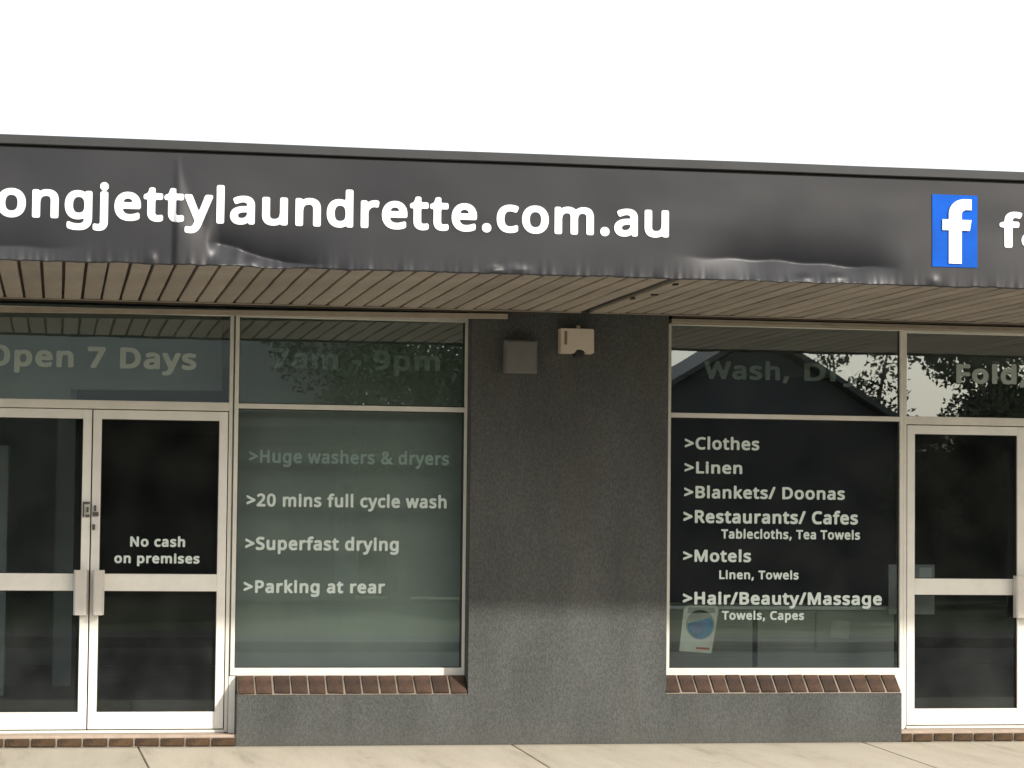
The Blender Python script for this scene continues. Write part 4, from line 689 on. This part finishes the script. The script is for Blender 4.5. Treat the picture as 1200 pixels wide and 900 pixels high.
bm = bmesh.new(); A = [bm.verts.new((x, FY-.024-disp(4.9, 3.05), z)) for x, z in fo]; fc = bm.faces.new(A); bm.normal_update()
if fc.normal.y > 0: fc.normal_flip()
ext = bmesh.ops.extrude_face_region(bm, geom=[fc])
for v in [g for g in ext['geom'] if isinstance(g, bmesh.types.BMVert)]: v.co.y += .012
bmesh.ops.recalc_face_normals(bm, faces=bm.faces[:])
bmobj('logo_letter', bm, MT['bletter'], bn)
lettering('facebook', 5.168, 6.60, 3.003, 3.207, 'f', FY-.016, MT['bletter'], bn, .029, fn=bf, thick=.002, split=True)

# ------------------------------------------------------------------ interior
struct(part('interior_floor', (-4.4, 10.4, .201, 9.0, 0.0, .08), MT['ifloor']))
struct(part('interior_ceiling', (-4.39, 10.39, .221, 8.99, 2.80, 2.86), MT['ceil']))
ib = struct(part('interior_wall', [(-4.39, .10, 6.7, 6.8, .081, 2.799)], MT['iwall']))
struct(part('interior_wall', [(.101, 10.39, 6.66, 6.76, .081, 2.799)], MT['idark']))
struct(part('interior_wall', [(-.02, .125, 4.05, 4.15, .081, 2.799)], MT['iwall']))     # edge of a partition
bk = struct(part('interior_wall', [(.07, 1.08, .60, .64, 2.262, 2.799)], MT['iwall'])); bk.rotation_euler.y = -.012
struct(part('interior_wall', [(-.66, .065, .58, .62, 2.10, 2.799)], MT['iwall']))
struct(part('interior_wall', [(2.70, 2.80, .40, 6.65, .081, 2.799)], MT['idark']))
scr = tag(part('partition_panel', [(1.09, 2.66, .30, .34, .081, 2.795)], MT['panel'], bevel=.004), 'pale green grey panel standing close behind the glass of the window left of the pillar', 'panel')
cab = thing('vending_cabinet', 'pale cabinet with dark panes inside the left door, cut by the photo edge', 'cabinet')
part('casing', (-1.25, -.37, 3.0, 3.6, .081, 1.95), MT['iwall'], cab, .01)
for a, b in ((1.70, 1.83), (1.45, 1.62), (1.24, 1.38)): part('pane', (-1.15, -.47, 2.99, 2.999, a, b), MT['black'], cab)
ct = thing('folding_counter', 'low pale grey green counter behind the right window, dark gap down its middle', 'counter')
for a, b in ((4.0, 4.655), (4.69, 5.66)):
    part('front_panel', (a, b, .42, .45, .10, .845), MT['machine'], ct, .004)
    ribs = [(a+.02, b-.02, .414, .4195, .50+k*.026, .512+k*.026) for k in range(12)]
    part('ribbed_strip', ribs, MT['machine'], ct)
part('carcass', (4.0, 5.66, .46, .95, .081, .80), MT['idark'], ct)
part('top', (3.98, 5.68, .40, .97, .846, .872), MT['iwall'], ct, .004)

# posters
ps = thing('washer_poster', 'small tilted washing machine poster low in the left corner of the right window', 'poster')
def poly(name, pts, y, m, parent, th=.0015):
    bm = bmesh.new(); A = [bm.verts.new((x, y, z)) for x, z in pts]; B = [bm.verts.new((x, y+th, z)) for x, z in pts]
    bm.faces.new(A); bm.faces.new(B[::-1])
    for i in range(len(pts)): bm.faces.new((A[i], A[(i+1) % len(pts)], B[(i+1) % len(pts)], B[i]))
    bmesh.ops.recalc_face_normals(bm, faces=bm.faces[:]); return bmobj(name, bm, m, parent)
def arc(cx, cz, r, a0, a1, n=18, sx=1.0): return [(cx+sx*r*math.cos(R(a0+(a1-a0)*i/n)), cz+r*math.sin(R(a0+(a1-a0)*i/n))) for i in range(n+1)]
poly('sheet', [(4.045, .588), (4.265, .572), (4.312, .860), (4.288, .886), (4.098, .886), (4.075, .864)], .041, MT['paper'], ps)
poly('drum_rim', arc(4.187, .760, .098, 0, 360, 28), .0393, MT['pgrey'], ps)
poly('water', arc(4.187, .756, .088, 172, 395, 18), .0376, MT['teal'], ps)
poly('splash', arc(4.165, .756, .050, 190, 330, 10, 1.1)+[(4.235, .775), (4.19, .785)], .0359, MT['pblue'], ps, .001)
poly('header', [(4.10, .838), (4.29, .838), (4.285, .875), (4.105, .875)], .0393, MT['pgrey'], ps)
poly('caption', [(4.16, .600), (4.25, .595), (4.25, .609), (4.16, .613)], .0393, MT['red'], ps)
p2 = thing('wall_poster', 'faded poster with a dull teal picture near the right end of the counter', 'poster')
poly('sheet', [(5.10, .56), (5.44, .56), (5.44, .83), (5.10, .83)], .408, MT['machine'], p2)
poly('picture', [(5.20, .66), (5.33, .65), (5.34, .77), (5.21, .78)], .4055, MT['pgrey'], p2)
p3 = thing('notice_board', 'grey notice seen behind the mullion between right window and right door', 'notice')
poly('sheet', [(5.60, .82), (5.93, .82), (5.93, 1.16), (5.60, 1.16)], .36, MT['pgrey'], p3, .01)
poly('picture', [(5.82, 1.02), (5.91, 1.02), (5.91, 1.14), (5.82, 1.14)], .3585, MT['paper'], p3)

# ------------------------------------------------------------------ far side of the street (seen only as reflections)
def house():
    h = thing('gabled_house', 'dark gabled house across the street, mirrored in the right window', 'house')
    x0, x1, y0, y1 = 10.0, 16.5, -32.5, -30.0; ez, az = 3.15, 5.12; xm = (x0+x1)/2
    bm = bmesh.new()
    A = [bm.verts.new(p) for p in ((x0, y1, -.1), (x1, y1, -.1), (x1, y1, ez), (xm, y1, az-.1), (x0, y1, ez))]
    B = [bm.verts.new((v.co.x, y0, v.co.z)) for v in A]
    bm.faces.new(A[::-1]); bm.faces.new(B)
    for i in range(5): bm.faces.new((A[i], A[(i+1) % 5], B[(i+1) % 5], B[i]))
    bmesh.ops.recalc_face_normals(bm, faces=bm.faces[:]); bmobj('wall', bm, MT['hwall'], h)
    for s in (-1, 1):
        bm = bmesh.new(); xe = xm+s*3.65; ze = az-3.65*(az-ez)/3.25
        vs = [bm.verts.new(p) for p in ((xm, y1+.35, az), (xe, y1+.35, ze), (xe, y0-.3, ze), (xm, y0-.3, az))]
        f0 = bm.faces.new(vs); ext = bmesh.ops.extrude_face_region(bm, geom=[f0])
        for v in [g for g in ext['geom'] if isinstance(g, bmesh.types.BMVert)]: v.co.z += .12
        bmesh.ops.recalc_face_normals(bm, faces=bm.faces[:]); bmobj('roof', bm, MT['hwall'], h)
house()
sh = thing('pale_block_building', 'long pale block building with a dark verandah across the street, mirrored above the left door', 'building')
part('wall', (-9, 5.6, -40, -31, -.1, 5.6), MT['pwall'], sh)
part('verandah', (.2, 5.9, -30.99, -28.5, 3.1, 3.35), MT['tile'], sh)
part('roof', (-9.2, 5.8, -40.2, -30.8, 5.61, 5.8), MT['cap'], sh)
part('shopfront', (.6, 5.2, -30.99, -30.9, .1, 2.9), MT['gasket'], sh)
part('door', (-3.2, -2.0, -30.99, -30.9, 0, 2.1), MT['hwall'], sh)

def tree(x, y, h, rad, trunk_h, n, label, seed, low=.3):
    rr = random.Random(seed); t = thing('street_tree', label, 'tree', 'trees across the street', (x, y, -.1))
    bm = bmesh.new()
    def limb(p0, p1, r0, r1, k=7):
        ax = (p1-p0).normalized(); s = ax.orthogonal().normalized(); q = ax.cross(s)
        A = [bm.verts.new(p0+(s*math.cos(i/k*6.283)+q*math.sin(i/k*6.283))*r0) for i in range(k)]
        B = [bm.verts.new(p1+(s*math.cos(i/k*6.283)+q*math.sin(i/k*6.283))*r1) for i in range(k)]
        for i in range(k): bm.faces.new((A[i], A[(i+1) % k], B[(i+1) % k], B[i]))
    top = Vector((rr.uniform(-.3, .3), 0, trunk_h)); limb(Vector((0, 0, 0)), top, .22, .15)
    cl = []
    for i in range(11):
        a = rr.uniform(0, 6.28); e = Vector((math.cos(a)*rad*rr.uniform(.3, .85), math.sin(a)*rad*rr.uniform(.3, .85), trunk_h+(h-trunk_h)*rr.uniform(low, .9)))
        mid = top.lerp(e, .5)+Vector((rr.uniform(-.2, .2), rr.uniform(-.2, .2), .2)); limb(top, mid, .09, .055, 5); limb(mid, e, .055, .02, 5)
        cl.append((e, rad*rr.uniform(.28, .5))); cl.append((mid, rad*.28))
    bmobj('trunk', bm, MT['bark'], t)
    bm = bmesh.new()
    for i in range(n):
        c, r = rr.choice(cl); v = Vector((rr.gauss(0, 1), rr.gauss(0, 1), rr.gauss(0, .8))).normalized()*r*rr.uniform(.3, 1)**.5; p = c+v
        s = rr.uniform(.035, .085); a = Vector((rr.gauss(0, 1), rr.gauss(0, 1), rr.gauss(0, 1))).normalized(); b = a.orthogonal().normalized()
        vs = [bm.verts.new(p+a*s), bm.verts.new(p+b*s*.5), bm.verts.new(p-a*s), bm.verts.new(p-b*s*.5)]; bm.faces.new(vs)
    bmobj('crown', bm, MT['leaf'], t)
tree(6.2, -29, 7.5, 2.7, 1.4, 33000, 'broad dense tree across the street, mirrored in the window left of the pillar', 3, .05)
tree(8.6, -32, 6.4, 1.8, 1.3, 12000, 'smaller leafy tree beside the gabled house, mirrored at the pillar side', 5, .1)
tree(16.3, -33, 5.9, 1.4, 1.6, 5000, 'open crowned tree behind the right end of the gabled house', 8, .1)
tree(18.3, -29.5, 7.0, 2.4, 1.4, 24000, 'tall dense tree across the street mirrored above the right door', 12, .1)
tree(25.0, -31, 7.0, 3.0, 1.4, 12000, 'wide tree farthest along the far side of the street', 14, .1)

def hedge(x0, x1, y, h, label, seed):
    rr = random.Random(seed); t = thing('hedge', label, 'hedge', 'hedges across the street', ((x0+x1)/2, y, -.1)); w2 = (x1-x0)/2
    part('stems', (x0+.3, x1-.3, y-.35, y+.35, -.1, h-.4), MT['leaf'], t)
    bm = bmesh.new()
    for i in range(int((x1-x0)*900)):
        p = Vector((rr.uniform(-w2, w2), rr.uniform(-.6, .6), (h+.25*noise.noise(Vector((rr.random()*.2+i*.01, 0, seed))))*rr.random()**.6))
        s = rr.uniform(.04, .09); a = Vector((rr.gauss(0, 1), rr.gauss(0, 1), rr.gauss(0, 1))).normalized(); b = a.orthogonal().normalized()
        bm.faces.new([bm.verts.new(p+a*s), bm.verts.new(p+b*s*.6), bm.verts.new(p-a*s), bm.verts.new(p-b*s*.6)])
    bmobj('foliage', bm, MT['leaf'], t)
hedge(5.7, 9.8, -34, 3.5, 'dark clipped hedge between the pale block building and the gabled house across the street', 2)
hedge(16.6, 30, -35, 3.3, 'long dark hedge right of the gabled house across the street', 4)
